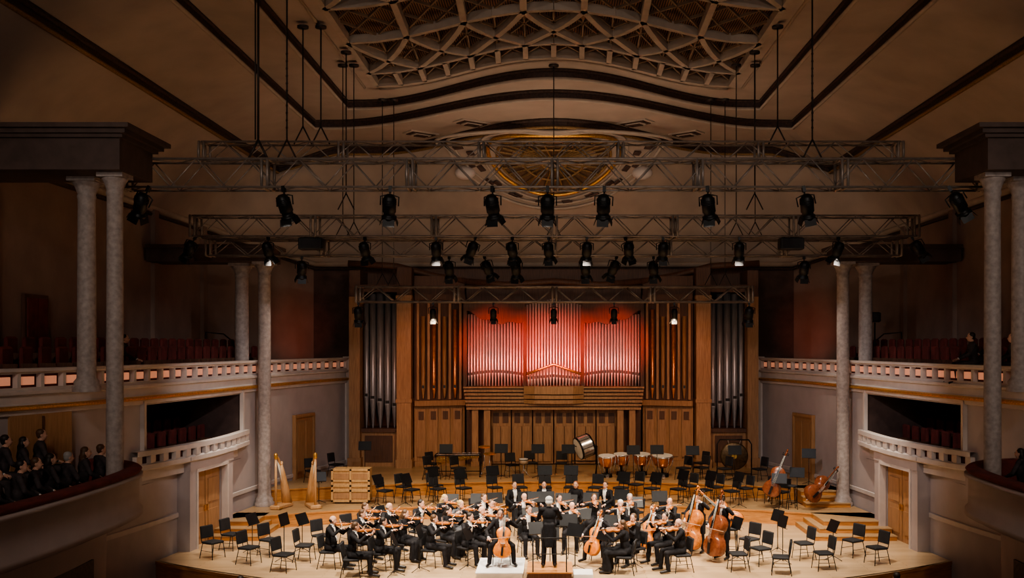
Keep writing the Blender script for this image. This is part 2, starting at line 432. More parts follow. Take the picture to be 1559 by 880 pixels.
    p=MB(); y0=38.0; a_=math.atan2(PX(38.6)-PX(37.4),1.2); R=RZ(-a_*sx); xm=PX(y0)
    p.box(S((xm+.03,y0,2.08)),(.08,1.5,2.36),M['door'],R)
    p.box(S((xm+.06,y0,3.28)),(.16,1.7,.12),M['door'],R)
    for k in(-1,1):
        p.box(S((xm+.07+k*.8*math.tan(a_),y0+k*.8,2.08)),(.14,.10,2.4),M['door'],R)
        p.box(S((xm+.09+k*.36*math.tan(a_),y0+k*.36,2.1)),(.03,.5,1.9),M['door'],R)
    p.obj('door_3' if sx<0 else 'door_4')
    p=MB(); y0=22.9; R=RZ(-math.atan2(.38,1)*sx)
    p.box(S((PX(y0)+.05,y0,3.3)),(.12,1.7,2.2),M['door'],R); p.box(S((PX(y0)+.1,y0,3.3)),(.1,.04,2.1),M['owoodd'],R)
    p.obj('door_5' if sx<0 else 'door_6')
    p=MB(); p.bx(*sorted((sx*-14,sx*-13.9)),25.9,27.1,5.2,7.35,M['owoodd']); p.bx(*sorted((sx*-13.92,sx*-13.86)),26.0,26.48,5.2,7.25,M['seat']); p.bx(*sorted((sx*-13.92,sx*-13.86)),26.52,27.0,5.2,7.25,M['seat'])
    p.obj('door_7' if sx<0 else 'door_8')
    if sx<0:
        e=MB(); e.box(S((-13.88,26.5,7.5)),(.06,.42,.16),M['black']); e.box(S((-13.83,26.5,7.5)),(.04,.36,.11),M['exit']); e.obj('exit_sign')
        e=MB(); e.box(S((PX(23.3)+.12,23.3,4.38)),(.3,.06,.14),M['exit']); e.obj('exit_sign')
    def column(x,y,z0,z1,r):
        k=MB()
        pr=[(r*1.5,0),(r*1.5,.12),(r*1.3,.16),(r*1.35,.24),(r*1.05,.32),(r*1.0,.5),(r*.98,(z1-z0)*.5),(r*.92,z1-z0-.5),(r*1.0,z1-z0-.46),(r*1.0,z1-z0-.42),(r*.93,z1-z0-.38),(r*1.25,z1-z0-.2),(r*1.45,z1-z0-.14),(r*1.45,z1-z0-.10)]
        k.lathe((x*sx,y,z0),pr,M['column'],24)
        k.box((x*sx,y,z1-.05),(r*3.1,r*3.1,.10),M['column'])
        k.obj('column')
    column(-10.02,22.5,2.0,9.9,.19); column(-10.95,23.1,4.9,9.9,.21)
    column(-9.98,34.0,.45,8.85,.22); column(-10.95,34.6,4.9,8.85,.24)
    e=MB(); 
    e.bx(*sorted((sx*-14,sx*-9.65)),21.9,23.7,9.9,10.6,M['beam'])
    for i,(d,z0_,z1_) in enumerate(((.10,10.6,10.68),(.20,10.68,10.78),(.32,10.78,10.88))): e.bx(*sorted((sx*-14,sx*(-9.65+d))),21.9-d,23.7+d,z0_,z1_,M['beam'])
    e.obj('entablature_beam')
    e=MB(); e.bx(*sorted((sx*-13.9,sx*-9.7)),33.6,35.0,8.85,9.3,M['beam']); e.bx(*sorted((sx*-13.9,sx*-9.55)),33.45,35.15,9.3,9.42,M['beam']); e.obj('entablature_beam')
    n=MB()
    path=[(-9.9,14),(-9.65,16),(-9.45,18),(-9.38,20),(-9.42,21.6),(-9.6,22.8),(-10.05,23.7),(-10.7,24.35),(-11.6,24.7)]
    def smo(pts,k=5):
        out=[]
        for i in range(len(pts)-1):
            a=pts[max(i-1,0)];b=pts[i];c2=pts[i+1];d=pts[min(i+2,len(pts)-1)]
            for j in range(k):
                t_=j/k; out.append(tuple(.5*((2*b[q])+(-a[q]+c2[q])*t_+(2*a[q]-5*b[q]+4*c2[q]-d[q])*t_*t_+(-a[q]+3*b[q]-3*c2[q]+d[q])*t_**3) for q in range(2)))
        out.append(pts[-1]); return out
    path=smo(path)
    nrm=[]
    for i in range(len(path)):
        a=path[max(i-1,0)];b_=path[min(i+1,len(path)-1)]; d=V((b_[0]-a[0],b_[1]-a[1],0)).normalized(); nrm.append((d.y,-d.x))
    def prow(o,z): return [S((p[0]+n_[0]*o,p[1]+n_[1]*o,z)) for p,n_ in zip(path,nrm)]
    n.sheet([prow(-.35,2.2),prow(-.35,3.1),prow(-.3,3.16),prow(.02,3.16),prow(.06,3.12),prow(.02,3.05)],M['seat'],True)
    n.sheet([prow(.02,3.05),prow(.08,3.02),prow(.08,2.95),prow(0,2.92),prow(0,2.25),prow(.07,2.2),prow(.07,2.08),prow(-.05,2.02),prow(-.7,1.85)],M['plaster'],True)
    n.sheet([prow(-.7,1.85),prow(-.75,-1.2)],M['plaster'],True)
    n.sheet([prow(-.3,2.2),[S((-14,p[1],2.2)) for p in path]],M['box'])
    n.bx(*sorted((sx*-11.3,sx*-14)),13,24.0,2.2,2.6,M['box'])
    n.bx(*sorted((sx*-12.2,sx*-14)),13,21.5,2.6,3.0,M['box'])
    n.bx(*sorted((sx*-10.15,sx*-10.08)),18.5,21.6,-1.2,1.3,M['dark'])  # dark panel painted in for the darkness of the opening below the box
    n.obj('loge_box')
side(-1,'left'); side(1,'right')
b=MB(); b.sheet([[V((-10.6,43.5,z)),V((10.6,43.5,z))] for z in(-1,11)],M['backw']); b.obj('wall_back')
f=MB(); f.bx(-14.5,14.5,-3,28,-1.3,-1.2,M['box']); f.obj('floor')

# ------------------------------------------------------------------ STAGE
def Yf(x): return 23.6+3.7*(x/10.8)**2
def arcA(x): return 14.4+math.sqrt(400-x*x)
def arcC(x): return 12.8+math.sqrt(576-x*x)
us=[-1+2*i/60 for i in range(61)]
st=MB()
st.sheet([[ (lambda y:V((u*(abs(PX(y))-.03),y,0)))(Yf(u*10.9)+(35.2-Yf(u*10.9))*k/8) for u in us] for k in range(9)],M['floor'])
st.sheet([[V((u*11.05,Yf(u*10.9)-.04,z)) for u in us] for z in(0,-.09)],M['riser'])
st.sheet([[V((u*11.05,Yf(u*10.9)-.0,z)) for u in us] for z in(-.09,-1.2)],M['riser'])
st.sheet([[V((u*11.05,Yf(u*10.9)-d,0)) for u in us] for d in(.04,-.05)],M['floor'])
st.obj('stage_floor')
def tier(arc,W,back,z0,z1):
    t_=MB()
    fr=[V((u*W,arc(u*W),z1)) for u in us]
    rows=[fr]
    for k in range(1,6):
        rows.append([ (lambda y:V((u*(abs(PX(y))-.03),y,z1)))(p.y+((back(u*W))-p.y)*k/5) for u,p in zip(us,fr)])
    t_.sheet(rows,M['tread'])
    t_.sheet([[p+V((0,-.03,0)) for p in fr],[p+V((0,-.03,-.05)) for p in fr],[p+V((0,0,-.05)) for p in fr],[V((p.x,p.y,z0)) for p in fr]],M['riser'])
    t_.sheet([[p+V((0,-.03,0)) for p in fr],fr],M['tread'])
    t_.obj('orchestra_riser')
tier(arcA,10.58,lambda x:arcC(x)+.4,0,.45)
tier(arcC,10.25,lambda x:43.4,.45,.9)
t_=MB()
for i in range(3):
    z=.15*(i+1); y0=30.15+i*.45; xa=8.0+.25*i
    t_.bx(xa,abs(PX(32))-.05,y0,32.6,z-.15,z-.03,M['riser']); t_.bx(xa,abs(PX(32))-.05,y0-.03,32.6,z-.03,z,M['tread'])
for i in range(3):
    z=.45+.15*(i+1); y0=33.6+i*.4
    t_.bx(8.6,abs(PX(35.2))-.05,y0,35.8,z-.15,z-.03,M['riser']); t_.bx(8.6,abs(PX(35.2))-.05,y0-.03,35.8,z-.03,z,M['tread'])
t_.obj('stage_steps')
t_=MB()
for i in range(3):
    z=.15*(i+1); y0=30.15+i*.45
    t_.bx(-10.55,-9.0-.2*i,y0,32.6,z-.15,z-.03,M['riser']); t_.bx(-10.55,-9.0-.2*i,y0-.03,32.6,z-.03,z,M['tread'])
t_.obj('stage_steps')

# ------------------------------------------------------------------ ORGAN
org=empty('pipe_organ',(0,42,.9))
def oc(mb,name): 
    o=mb.obj(name); o.parent=org; o.location=(0,-42,-.9); return o
k=MB()
k.bx(-8.7,8.7,43.0,43.4,.9,9.3,M['owoodd'])
k.bx(-3.75,3.75,42.3,43.0,.9,8.6,M['owoodd'])
for sx in(-1,1):
    k.tube([(sx*3.7,42.1,8.7),(sx*5.2,41.9,8.95),(sx*6.6,41.4,9.3),(sx*8.6,41.2,9.4)],.14,M['owoodd'],8)
k.tube([(-3.7,42.0,8.7),(-2,41.9,8.55),(0,41.85,8.7),(2,41.9,8.55),(3.7,42.0,8.7)],.14,M['owoodd'],8)
for i in range(6):
    x=-2.25+i*.9
    k.bx(x-.42,x+.42,41.92,42.3,.95,3.25,M['owood'])
    k.bx(x-.34,x-.02,41.84,41.94,1.05,2.55,M['owood']); k.bx(x+.02,x+.34,41.84,41.94,1.05,2.55,M['owood'])
    for dx in(-.2,.2): k.bx(x+dx-.12,x+dx+.12,41.88,41.93,2.68,3.1,M['owoodd'])
k.bx(-3.7,3.7,42.15,42.35,.9,3.3,M['owoodd'])
for x in(-3.3,-2.8,2.8,3.3): k.bx(x-.13,x+.13,41.35,41.6,.9,3.3,M['owood']); k.bx(x-.17,x+.17,41.3,41.65,.9,1.1,M['owood'])
for i in range(6):
    z=3.28+i*.15; d=.02*i
    k.bx(-3.66-d,3.66+d,41.25-d,42.3,z,z+.10,M['owood'])
    k.bx(-3.6,3.6,41.34,42.3,z+.10,z+.15,M['owoodd'])
k.bx(-3.78,3.78,41.1,42.3,4.18,4.25,M['owood'])
pts=[(-1.25,41.2),(-.8,40.95),(0,40.85),(.8,40.95),(1.25,41.2)]
for z0_,z1_,o in((3.55,3.7,.0),(3.75,3.9,-.05),(3.95,4.28,-.1)):
    k.sheet([[V((x,y+o,z)) for x,y in pts] for z in(z0_,z1_)],M['owood']); k.add([V((x,y+o,z1_)) for x,y in pts]+[V((1.25,42,z1_)),V((-1.25,42,z1_))],[tuple(range(7))],M['owood']); k.add([V((x,y+o,z0_)) for x,y in pts]+[V((1.25,42,z0_)),V((-1.25,42,z0_))],[tuple(range(7))],M['owood'])
for x in(-3.72,-1.22,1.22,3.72): k.bx(x-.07,x+.07,41.35,42.3,4.25,7.9 if abs(x)>2 else 7.6,M['owoodd'])
def shade(x0,x1,z0,z1,zt,y):
    n=14; a=[];b_=[]
    for i in range(n+1):
        t=i/n;x=x0+(x1-x0)*t; b_.append(V((x,y,z0+(z1-z0)*t-.28*math.sin(math.pi*t)+.06*math.sin(6*math.pi*t)))); a.append(V((x,y,zt)))
    k.sheet([a,b_],M['owoodd']); k.sheet([[p+V((0,.12,0)) for p in b_],b_],M['owoodd'])
shade(-3.7,-1.2,7.45,7.0,7.75,41.3); shade(3.7,1.2,7.45,7.0,7.75,41.3)
for sx in(-1,1):
    A=V((sx*3.8,42.05,0));B=V((sx*5.85,41.35,0))
    def pt(t,z,o=0): p=A.lerp(B,t); return V((p.x,p.y-o,z))
    k.sheet([[pt(0,.9),pt(1,.9)],[pt(0,3.6),pt(1,3.6)]],M['owood'])
    k.sheet([[pt(0,3.6),pt(1,3.6)],[pt(0,8.9),pt(1,8.9)]],M['owoodd'])
    k.bar(pt(0,3.55,.1),pt(1,3.55,.1),.35,.22,M['owood']); k.bar(pt(0,1.0,.05),pt(1,1.0,.05),.25,.25,M['owood']); k.bar(pt(0,8.0,.1),pt(1,8.0,.1),.35,.25,M['owoodd'])
    for i in range(4):
        t=.14+i*.24
        k.bar(pt(t,1.3,.06),pt(t,3.3,.06),.36,.06,M['owood'])
        k.bar(pt(t,2.85,.10),pt(t,3.2,.10),.22,.05,M['owoodd'])
    for i in range(5):
        t=.08+i*.21; 
        k.bar(pt(t,3.7,.09),pt(t,7.9,.09),.10,.12,M['owood'])
    k.bx(*sorted((sx*5.9,sx*6.5)),40.75,41.5,.9,8.0,M['owood']); k.bx(*sorted((sx*5.86,sx*6.54)),40.7,41.5,.9,1.25,M['owood']); k.bx(*sorted((sx*5.9,sx*6.5)),40.85,41.5,8.0,9.2,M['owoodd'])
    for z in(3.6,7.9): k.bx(*sorted((sx*5.87,sx*6.53)),40.71,41.5,z,z+.15,M['owood'])
    k.bx(*sorted((sx*6.5,sx*8.1)),41.3,42.6,.9,2.35,M['owood']); k.bx(*sorted((sx*6.5,sx*8.1)),41.15,42.6,2.35,2.5,M['owoodd'])
    k.bx(*sorted((sx*6.75,sx*7.9)),41.24,41.32,1.1,2.2,M['owoodd'])
    k.bx(*sorted((sx*8.05,sx*8.5)),40.9,43,.9,8.0,M['owood']); k.bx(*sorted((sx*8.05,sx*8.5)),40.95,43,8.0,9.1,M['owoodd']); k.bx(*sorted((sx*8.0,sx*8.56)),40.85,41.3,.9,1.3,M['owood'])
    k.bx(*sorted((sx*6.5,sx*8.1)),42.6,42.7,2.4,9.1,M['owoodd'])
    k.bx(*sorted((sx*6.5,sx*8.1)),41.0,42.6,8.2,8.5,M['owoodd'])
oc(k,'organ_case')
def pipe(mb,x,y,z0,z1,r,m,foot=.5):
    mb.lathe((x,y,0),[(r*.25,z0),(r,z0+foot),(r*1.02,z0+foot+.02),(r,z1),(r*.8,z1),(r*.8,z1-.1)],m,10)
    mb.box((x,y-r*.93,z0+foot+.09),(r*1.1,.02,.12),M['ebony']); mb.box((x,y-r*.98,z0+foot+.0),(r*1.2,.03,.03),m)
k=MB()
for sx in(-1,1):
    n=19
    for i in range(n):
        t=i/(n-1); x=sx*(3.6-2.3*t)
        pipe(k,x,41.75-.12*math.sin(math.pi*t),4.25,7.2+.1*math.cos(7*t),.050,M['pipe'],.42+.12*math.sin(math.pi*t))
for i in range(19):
    t=(i-9)/9; x=1.12*t; pipe(k,x,41.6+.1*abs(t),4.25,7.95-.25*abs(t),.048,M['pipe'],.75-.3*abs(t))
oc(k,'facade_pipes')
k=MB()
for i in range(17):
    t=(i-8)/8; z1=5.15-.33*abs(t); x=1.05*t; pipe(k,x,41.1+.12*t*t,4.28,z1,.05,M['pipe'],.35-.1*abs(t))
k.tube([(-1.12,40.98,4.78),(-.6,40.97,4.98),(0,40.95,5.2),(.6,40.97,4.98),(1.12,40.98,4.78)],.05,M['gold'],6)
oc(k,'positive_pipes')
k=MB()
for sx in(-1,1):
    for i,(x,r_,z1) in enumerate(((6.72,.12,7.9),(7.0,.14,8.15),(7.32,.16,8.3),(7.63,.14,8.15),(7.9,.11,7.9))):
        pipe(k,sx*x,41.6,2.5,z1,r_,M['spipe'],.9+.1*i)
    for i in range(4):
        t=.185+i*.21; p=V((sx*3.8,42.05,0)).lerp(V((sx*5.85,41.35,0)),t)
        pipe(k,p.x,p.y-.16,3.75,7.5-.3*(i%2),.085,M['owood'] if i%2 else M['copper'],.4)
    for i in range(5): pipe(k,sx*(6.6+i*.33),42.3,3.4,8.1,.09,M['spipe'],.5)
oc(k,'tower_pipes')

# ------------------------------------------------------------------ TRUSSES AND LAMPS
def truss(x0,x1,y,z0,h,d,r=.030,seg=.62):
    t=MB()
    for yy in(y-d/2,y+d/2):
        for zz in(z0,z0+h): t.tube([(x0,yy,zz),(x1,yy,zz)],r,M['alu'],6)
    n=int((x1-x0)/seg); n+=n%2
    for i in range(n):
        a=x0+(x1-x0)*i/n;b_=x0+(x1-x0)*(i+1)/n;u=i%2
        for yy in(y-d/2,y+d/2): t.tube([(a,yy,z0+(h if u else 0)),(b_,yy,z0+(0 if u else h))],r*.55,M['alu'],5)
        for zz in(z0,z0+h): t.tube([(a,y-d/2 if u else y+d/2,zz),(b_,y+d/2 if u else y-d/2,zz)],r*.5,M['alu'],5)
    k_=int((x1-x0)/3.3)
    for i in range(k_+1):
        a=x0+(x1-x0)*i/k_
        for e in(-.07,.07):
            for yy in(y-d/2,y+d/2): t.tube([(a+e,yy,z0),(a+e,yy,z0+h)],r*1.2,M['alu'],6)
            for zz in(z0,z0+h): t.tube([(a+e,y-d/2,zz),(a+e,y+d/2,zz)],r*1.2,M['alu'],6)
    t.obj('lighting_truss')
truss(-10.45,10.5,24.0,9.8,.68,.6)
truss(-9.75,9.6,27.5,11.1,.52,.52)
truss(-10.9,10.95,30.0,9.28,.62,.6)
truss(-10.9,10.9,31.3,8.82,.50,.5)
truss(-6.8,6.85,34.5,7.5,.52,.5,.038)
cb=MB()
def cable(x,y,z,zc=None,r=.018):
    zc=zc or 14.9
    cb.tube([(x,y,z),(x,y,zc)],r,M['steel'],5); cb.lathe((x,y,zc-.06),[(.0,0),(.16,0),(.16,.06)],M['steel'],10)
    cb.tube([(x,y,z),(x-.25,y,z-.5)],r,M['steel'],5); cb.tube([(x,y,z),(x+.25,y,z-.5)],r,M['steel'],5)
for x in(-7.2,-6.5,6.3): cable(x,24,11,14.9,.03 if x<-7 else .022)
for x in(-7.0,-6.5,6.25): cable(x,27.5,12.1,14.9,.022)
for x in(-6.3,6.1): cable(x,29.9,10.6,14.9,.02)
for x in(-6.7,-6.35,6.4,5.8,0): cable(x,31.3,9.9,14.9,.016)
for x in(-6.0,-5.6,6.0,5.5): cable(x,34.5,8.5,14.6,.015)
cb.tube([(-7.27,24,11),(-7.27,24,14.9)],.02,M['steel'],5)
for x in(-6.5,6.3):
    for i in range(22): cb.ell((x,24,11.2+i*.09),(.03,.018,.05) if i%2 else (.018,.03,.05),M['steel'],6,4)
cb.obj('hanging_cables')
def lamp_mesh(name,lens,L=.5,r=.13):
    m=MB(); b_=M['black']
    m.box((0,0,-.05),(.07,.09,.14),b_); m.tube([(0,0,-.1),(0,0,-.2)],.02,b_,6)
    m.tube([(-r-.05,0,-.42),(-r-.05,0,-.22),(-r*.6,0,-.19),(r*.6,0,-.19),(r+.05,0,-.22),(r+.05,0,-.42)],.016,b_,6)
    R=RX(math.radians(25))
    c0=V((0,0,-.45))
    m.lathe(c0,[(0.0,L*.5),(r*.55,L*.5),(r*.8,L*.42),(r,L*.25),(r,-L*.2),(r*.85,-L*.22),(r*.85,-L*.36),(r*1.12,-L*.38),(r*1.12,-L*.5),(r*.98,-L*.5),(r*.98,-L*.44)],b_,16,R)
    for i in range(4): m.lathe(c0+R@V((0,0,L*(.3-.06*i))),[(r*1.0,0),(r*1.08,.01),(r*1.0,.02)],b_,14,R)
    m.lathe(c0+R@V((0,0,-L*.45)),[(0.0,0),(r*.97,0)],lens,16,R)
    for a in(-1,1): m.box(c0+R@V((a*r*1.15,0,-L*.58)),(.012,r*1.7,L*.28),b_,R@RY(a*-.35))
    for a in(-1,1): m.box(c0+R@V((0,a*r*1.15,-L*.58)),(r*1.7,.012,L*.28),b_,R@RX(a*.35))
    return m.mesh(name)
LM=lamp_mesh('spot_off',M['lensoff'],.56,.15); LMon=lamp_mesh('spot_on',M['lens'],.56,.15); LS=lamp_mesh('spot_small',M['lensoff'],.42,.11)
for px,tl in((-9.72,.5),(-6.5,-.1),(-3.93,.05),(-1.47,0),(-.15,0),(1.22,.05),(3.7,-.05),(6.0,-.2),(9.5,-.5)):
    put(LMon if px in(-6.5,) else LM,'stage_spotlight',(px,23.7,9.8),rot=(0,tl,random.uniform(-.4,.4)),sc=1.08)
for px,tl in((-10.8,.5),(-8.62,0),(-5.7,0),(-3.55,0),(-2.35,.3),(-1.25,0),(-.15,0),(1.0,0),(2.15,-.3),(3.3,0),(5.6,0),(8.6,.1),(10.8,-.5)):
    put(LM,'stage_spotlight',(px,29.75,9.28),rot=(0,tl,random.uniform(-.5,.5)),sc=1)
for px,tl in((-7.95,0),(-3.3,0),(-2.2,-.3),(-1.15,.1),(1.0,0),(2.0,.3),(3.15,0),(7.9,0)):
    put(LM,'stage_spotlight',(px,31.1,8.82),rot=(0,tl,random.uniform(-.5,.5)),sc=1)
for px in(-6.8,-4.2,-2.1,0,2.1,4.2,6.8):
    put(LMon if abs(px)==6.8 else LS,'stage_spotlight',(px,34.3,7.5),rot=(0,0,0),sc=1)
for px in(-7.35,7.2):
    m=MB(); m.box((0,0,-.22),(.72,.4,.36),M['black'],ch=.03); m.box((0,-.205,-.22),(.62,.01,.28),M['blackpad']); m.tube([(-.2,0,0),(-.2,0,-.05)],.02,M['black']); m.tube([(.2,0,0),(.2,0,-.05)],.02,M['black'])
    m.obj('loudspeaker',(px,29.9,9.28))

# ------------------------------------------------------------------ PEOPLE
def seg(p,a,b):
    d=b-a; t=max(0,min(1,(p-a).dot(d)/max(d.length_squared,1e-9))); return t,(p-(a+d*t)).length
def figure(name,J,opts):
    P=[]; su=opts.get('cloth',M['suit']); sk=M['skin']
    C=lambda a,b,ra,rb,m: P.append(('c',V(a),V(b),ra,rb,m))
    E=lambda c,r,m,R=None: P.append(('e',V(c),V(r),R or Matrix.Identity(3),m))
    pel,che,nk,hd=[V(J[q]) for q in('pelvis','chest','neck','head')]
    wm=opts.get('woman',False); k=.90 if wm else 1
    up=(che-pel).normalized(); 
    ang=math.atan2(-up.y,up.z); Rt=RX(ang)
    E(pel,(.168,.128,.14),su,Rt); E(pel.lerp(che,.45),(.158*k,.122,.20),su,Rt); E(che,(.178*k,.13,.19),su,Rt)
    if opts.get('fat'): E(pel.lerp(che,.4)+V((0,-.05,0)),(.18,.15,.19),su,Rt)
    C(V(J['Ls'])*1.0,V(J['Rs']),.068*k,.068*k,su); C(che+V((0,.02,.08)),nk,.10,.055,su)
    C(nk,hd+V((0,.02,-.05)),.052*k,.05*k,sk)
    for s_ in'LR':
        a,b_,w_=V(J[s_+'s']),V(J[s_+'e']),V(J[s_+'w'])
        C(a,b_,.064*k,.052*k,su); C(b_,b_.lerp(w_,.86),.050*k,.038*k,su); C(b_.lerp(w_,.88),b_.lerp(w_,.95),.032,.030,M['shirt'] if not wm else sk); C(b_.lerp(w_,.93),w_,.027,.025,sk)
        h,kn,an,to=[V(J[s_+q]) for q in('h','k','a','t')]
        C(h,kn,.100,.072,su); C(kn,kn.lerp(an,.35),.068,.068,su); C(kn.lerp(an,.35),an,.068,.054,su)
        C(an+V((0,.03,-.02)),to,.042,.036,M['ebony'])
        d,n_=V(J[s_+'d']).normalized(),V(J[s_+'n']); n_=(n_-d*n_.dot(d)).normalized(); sd=d.cross(n_)
        Rh=Matrix((sd,d,n_)).transposed(); E(w_+d*.05,(.041,.055,.02),sk,Rh)
    if opts.get('skirt'):
        kl=(V(J['Lk'])+V(J['Rk']))/2; al=(V(J['La'])+V(J['Ra']))/2
        C(pel,kl,.16,.15,su); C(kl+V((.08,0,-.03)),al+V((.1,0,.04)),.12,.14,su); C(kl+V((-.08,0,-.03)),al+V((-.1,0,.04)),.12,.14,su)
    if opts.get('tails'):
        for x_ in(-.085,-.03,.03,.085): C(pel+V((x_,.085,.10)),pel+V((x_*.9,.14,-.42)),.065,.028,su)
    Rh=RZ(J.get('yaw',0))@RX(J.get('pitch',0))@RY(J.get('roll',0)); H=lambda x,y,z: hd+Rh@V((x,y,z))
    E(H(0,.012,.03),(.076,.094,.09),sk,Rh); E(H(0,-.03,-.03),(.062,.066,.085),sk,Rh); E(H(0,-.045,-.08),(.042,.042,.033),sk,Rh)
    C(H(0,-.088,.005),H(0,-.108,-.025),.010,.015,sk)
    for s_ in(-1,1): E(H(s_*.077,.008,-.01),(.012,.02,.031),sk,Rh)
    hs=opts.get('hair','short')
    if hs in('short','long','bun'): E(H(0,.030,.048),(.086,.092,.082),M['hair'],Rh)
    if hs=='short': E(H(0,.055,-.005),(.072,.06,.07),M['hair'],Rh)
    if hs=='long': E(H(0,.06,-.05),(.09,.065,.13),M['hair'],Rh); C(H(0,.08,-.1),H(0,.1,-.24),.075,.05,M['hair'])
    if hs=='bun': E(H(0,.06,0),(.076,.06,.08),M['hair'],Rh); E(H(0,.13,.04),(.04,.04,.04),M['hair'],Rh)
    if hs=='bald': E(H(0,.055,-.01),(.078,.055,.05),M['hair'],Rh)
    if hs=='bushy': E(H(0,.035,.045),(.098,.10,.085),M['hair'],Rh); E(H(0,.06,-.03),(.095,.065,.075),M['hair'],Rh)
    mb=MB()
    for p in P:
        if p[0]=='c': mb.cap(p[1],p[2],p[3],p[4],p[5],12)
        else: mb.ell(p[1],p[2],p[4],14,10,p[3])
    me=mb.mesh('tmp'); ob=bpy.data.objects.new('tmp',me); COL.objects.link(ob)
    md=ob.modifiers.new('r','REMESH'); md.mode='VOXEL'; md.voxel_size=opts.get('vox',.0125)
    ms=ob.modifiers.new('s','SMOOTH'); ms.factor=.5; ms.iterations=2
    bpy.context.view_layer.update(); dg=bpy.context.evaluated_depsgraph_get(); me2=bpy.data.meshes.new_from_object(ob.evaluated_get(dg))
    bpy.data.objects.remove(ob)
    out=MB(); out.v=[tuple(v.co) for v in me2.vertices]
    iR=Rt.inverted(); shirt=opts.get('shirt',True)
    for f_ in me2.polygons:
        p=f_.center; best=9;bm=su
        for q in P:
            if q[0]=='c':
                t_,d_=seg(p,q[1],q[2]); d_-=q[3]+(q[4]-q[3])*t_
            else:
                l_=q[3].transposed()@(p-q[1]); r_=q[2]; e_=V((l_.x/r_.x,l_.y/r_.y,l_.z/r_.z)).length; d_=(e_-1)*min(r_)
            if d_<best: best=d_;bm=q[-1]
        if bm is su and shirt:
            l_=iR@(p-che)
            if l_.y<-.04 and -.20<l_.z<.20 and abs(l_.x)<.028+.045*(l_.z+.20)/.4: bm=M['shirt']
        if bm is sk and (p-nk).length<.075 and p.z<nk.z+.05 and shirt: bm=M['shirt']
        out.f.append(list(f_.vertices)); out.m.append(out.mi(bm)); out.s.append(True)
    for s_ in(-1,1):
        out.ell(H(s_*.028,-.088,.004),(.010,.007,.006),M['eye'],8,5,Rh); out.box(H(s_*.029,-.092,.024),(.03,.008,.006),M['hair'],Rh)
    out.ell(H(0,-.092,-.055),(.022,.008,.006),M['lip'],8,5,Rh)
    if shirt and not wm: 
        for s_ in(-1,1): out.ell(nk+V((s_*.03,-.075,.0)),(.03,.012,.018),M['shirt'],8,5)
    for s_ in'LR':
        w_=V(J[s_+'w']); d=V(J[s_+'d']).normalized(); n_=V(J[s_+'n']); n_=(n_-d*n_.dot(d)).normalized(); sd=d.cross(n_)
        cu=J.get('curl',1.0); ts=1 if s_=='L' else -1
        for o_,L_ in((-.030,.055),(-.010,.068),(.011,.073),(.031,.066)):
            o2_=o_*ts
            b0=w_+d*.085+sd*o2_; p=[b0]; a_=.25*cu
            for q in(.45,.3,.25):
                p.append(p[-1]+(d*math.cos(a_)+n_*math.sin(a_))*L_*q*1.15); a_+=.65*cu
            out.tube(p,[.0095,.009,.008,.006],sk,6)
        tb=w_+d*.03+sd*ts*.032; out.tube([tb,tb+(d*.6+sd*ts*.7+n_*.35)*.035,tb+(d*1.1+sd*ts*.75+n_*.9)*.045],[.011,.010,.007],sk,6)
    return out.mesh(name)
SIT=dict(pelvis=(0,.04,.56),chest=(0,0,.93),neck=(0,-.01,1.10),head=(0,-.04,1.235),Ls=(.17,0,1.04),Rs=(-.17,0,1.04),
 Lh=(.09,.02,.53),Rh=(-.09,.02,.53),Lk=(.17,-.42,.51),Rk=(-.17,-.42,.51),La=(.18,-.38,.09),Ra=(-.18,-.46,.09),Lt=(.2,-.58,.045),Rt=(-.2,-.66,.045),
 Le=(.27,-.10,.80),Lw=(.12,-.34,.66),Re=(-.27,-.10,.80),Rw=(-.12,-.34,.66),Ld=(-.4,-.9,-.2),Rd=(.4,-.9,-.2),Ln=(0,-.1,-1),Rn=(0,-.1,-1))
VI=dict(SIT); VI.update(Le=(.27,-.24,.86),Lw=(.215,-.46,1.03),Ld=(-.1,-.5,.9),Ln=(-.6,.4,.2),Re=(-.38,-.20,.92),Rw=(-.26,-.37,1.07),Rd=(.4,-.5,.15),Rn=(.1,-.3,-1),yaw=.35,pitch=.22,roll=.12,head=(.02,-.06,1.225))
CE=dict(SIT); CE.update(Lk=(.27,-.38,.50),Rk=(-.27,-.38,.50),La=(.30,-.34,.09),Ra=(-.30,-.40,.09),Lt=(.36,-.50,.045),Rt=(-.36,-.56,.045),
 Le=(.38,-.16,.93),Lw=(.17,-.27,1.12),Ld=(-.8,-.2,.3),Ln=(0,.6,-.3),Re=(-.38,-.18,.82),Rw=(-.32,-.46,.72),Rd=(.3,-.9,-.1),Rn=(.3,0,-1),yaw=-.1,pitch=.25,head=(-.03,-.06,1.23))
RE=dict(SIT)
STD=dict(pelvis=(0,.0,.95),chest=(0,-.01,1.30),neck=(0,0,1.48),head=(0,-.03,1.62),Ls=(.185,0,1.42),Rs=(-.185,0,1.42),Lh=(.09,0,.90),Rh=(-.09,0,.90),
 Lk=(.12,-.02,.50),Rk=(-.12,-.02,.50),La=(.14,.02,.09),Ra=(-.14,.02,.09),Lt=(.17,-.16,.045),Rt=(-.17,-.16,.045))
CO=dict(STD); CO.update(Le=(.27,-.16,1.17),Lw=(.22,-.42,1.22),Ld=(-.2,-1,.3),Ln=(0,0,-1),Re=(-.29,-.16,1.18),Rw=(-.27,-.42,1.30),Rd=(0,-1,.4),Rn=(.2,0,-1),pitch=.25)
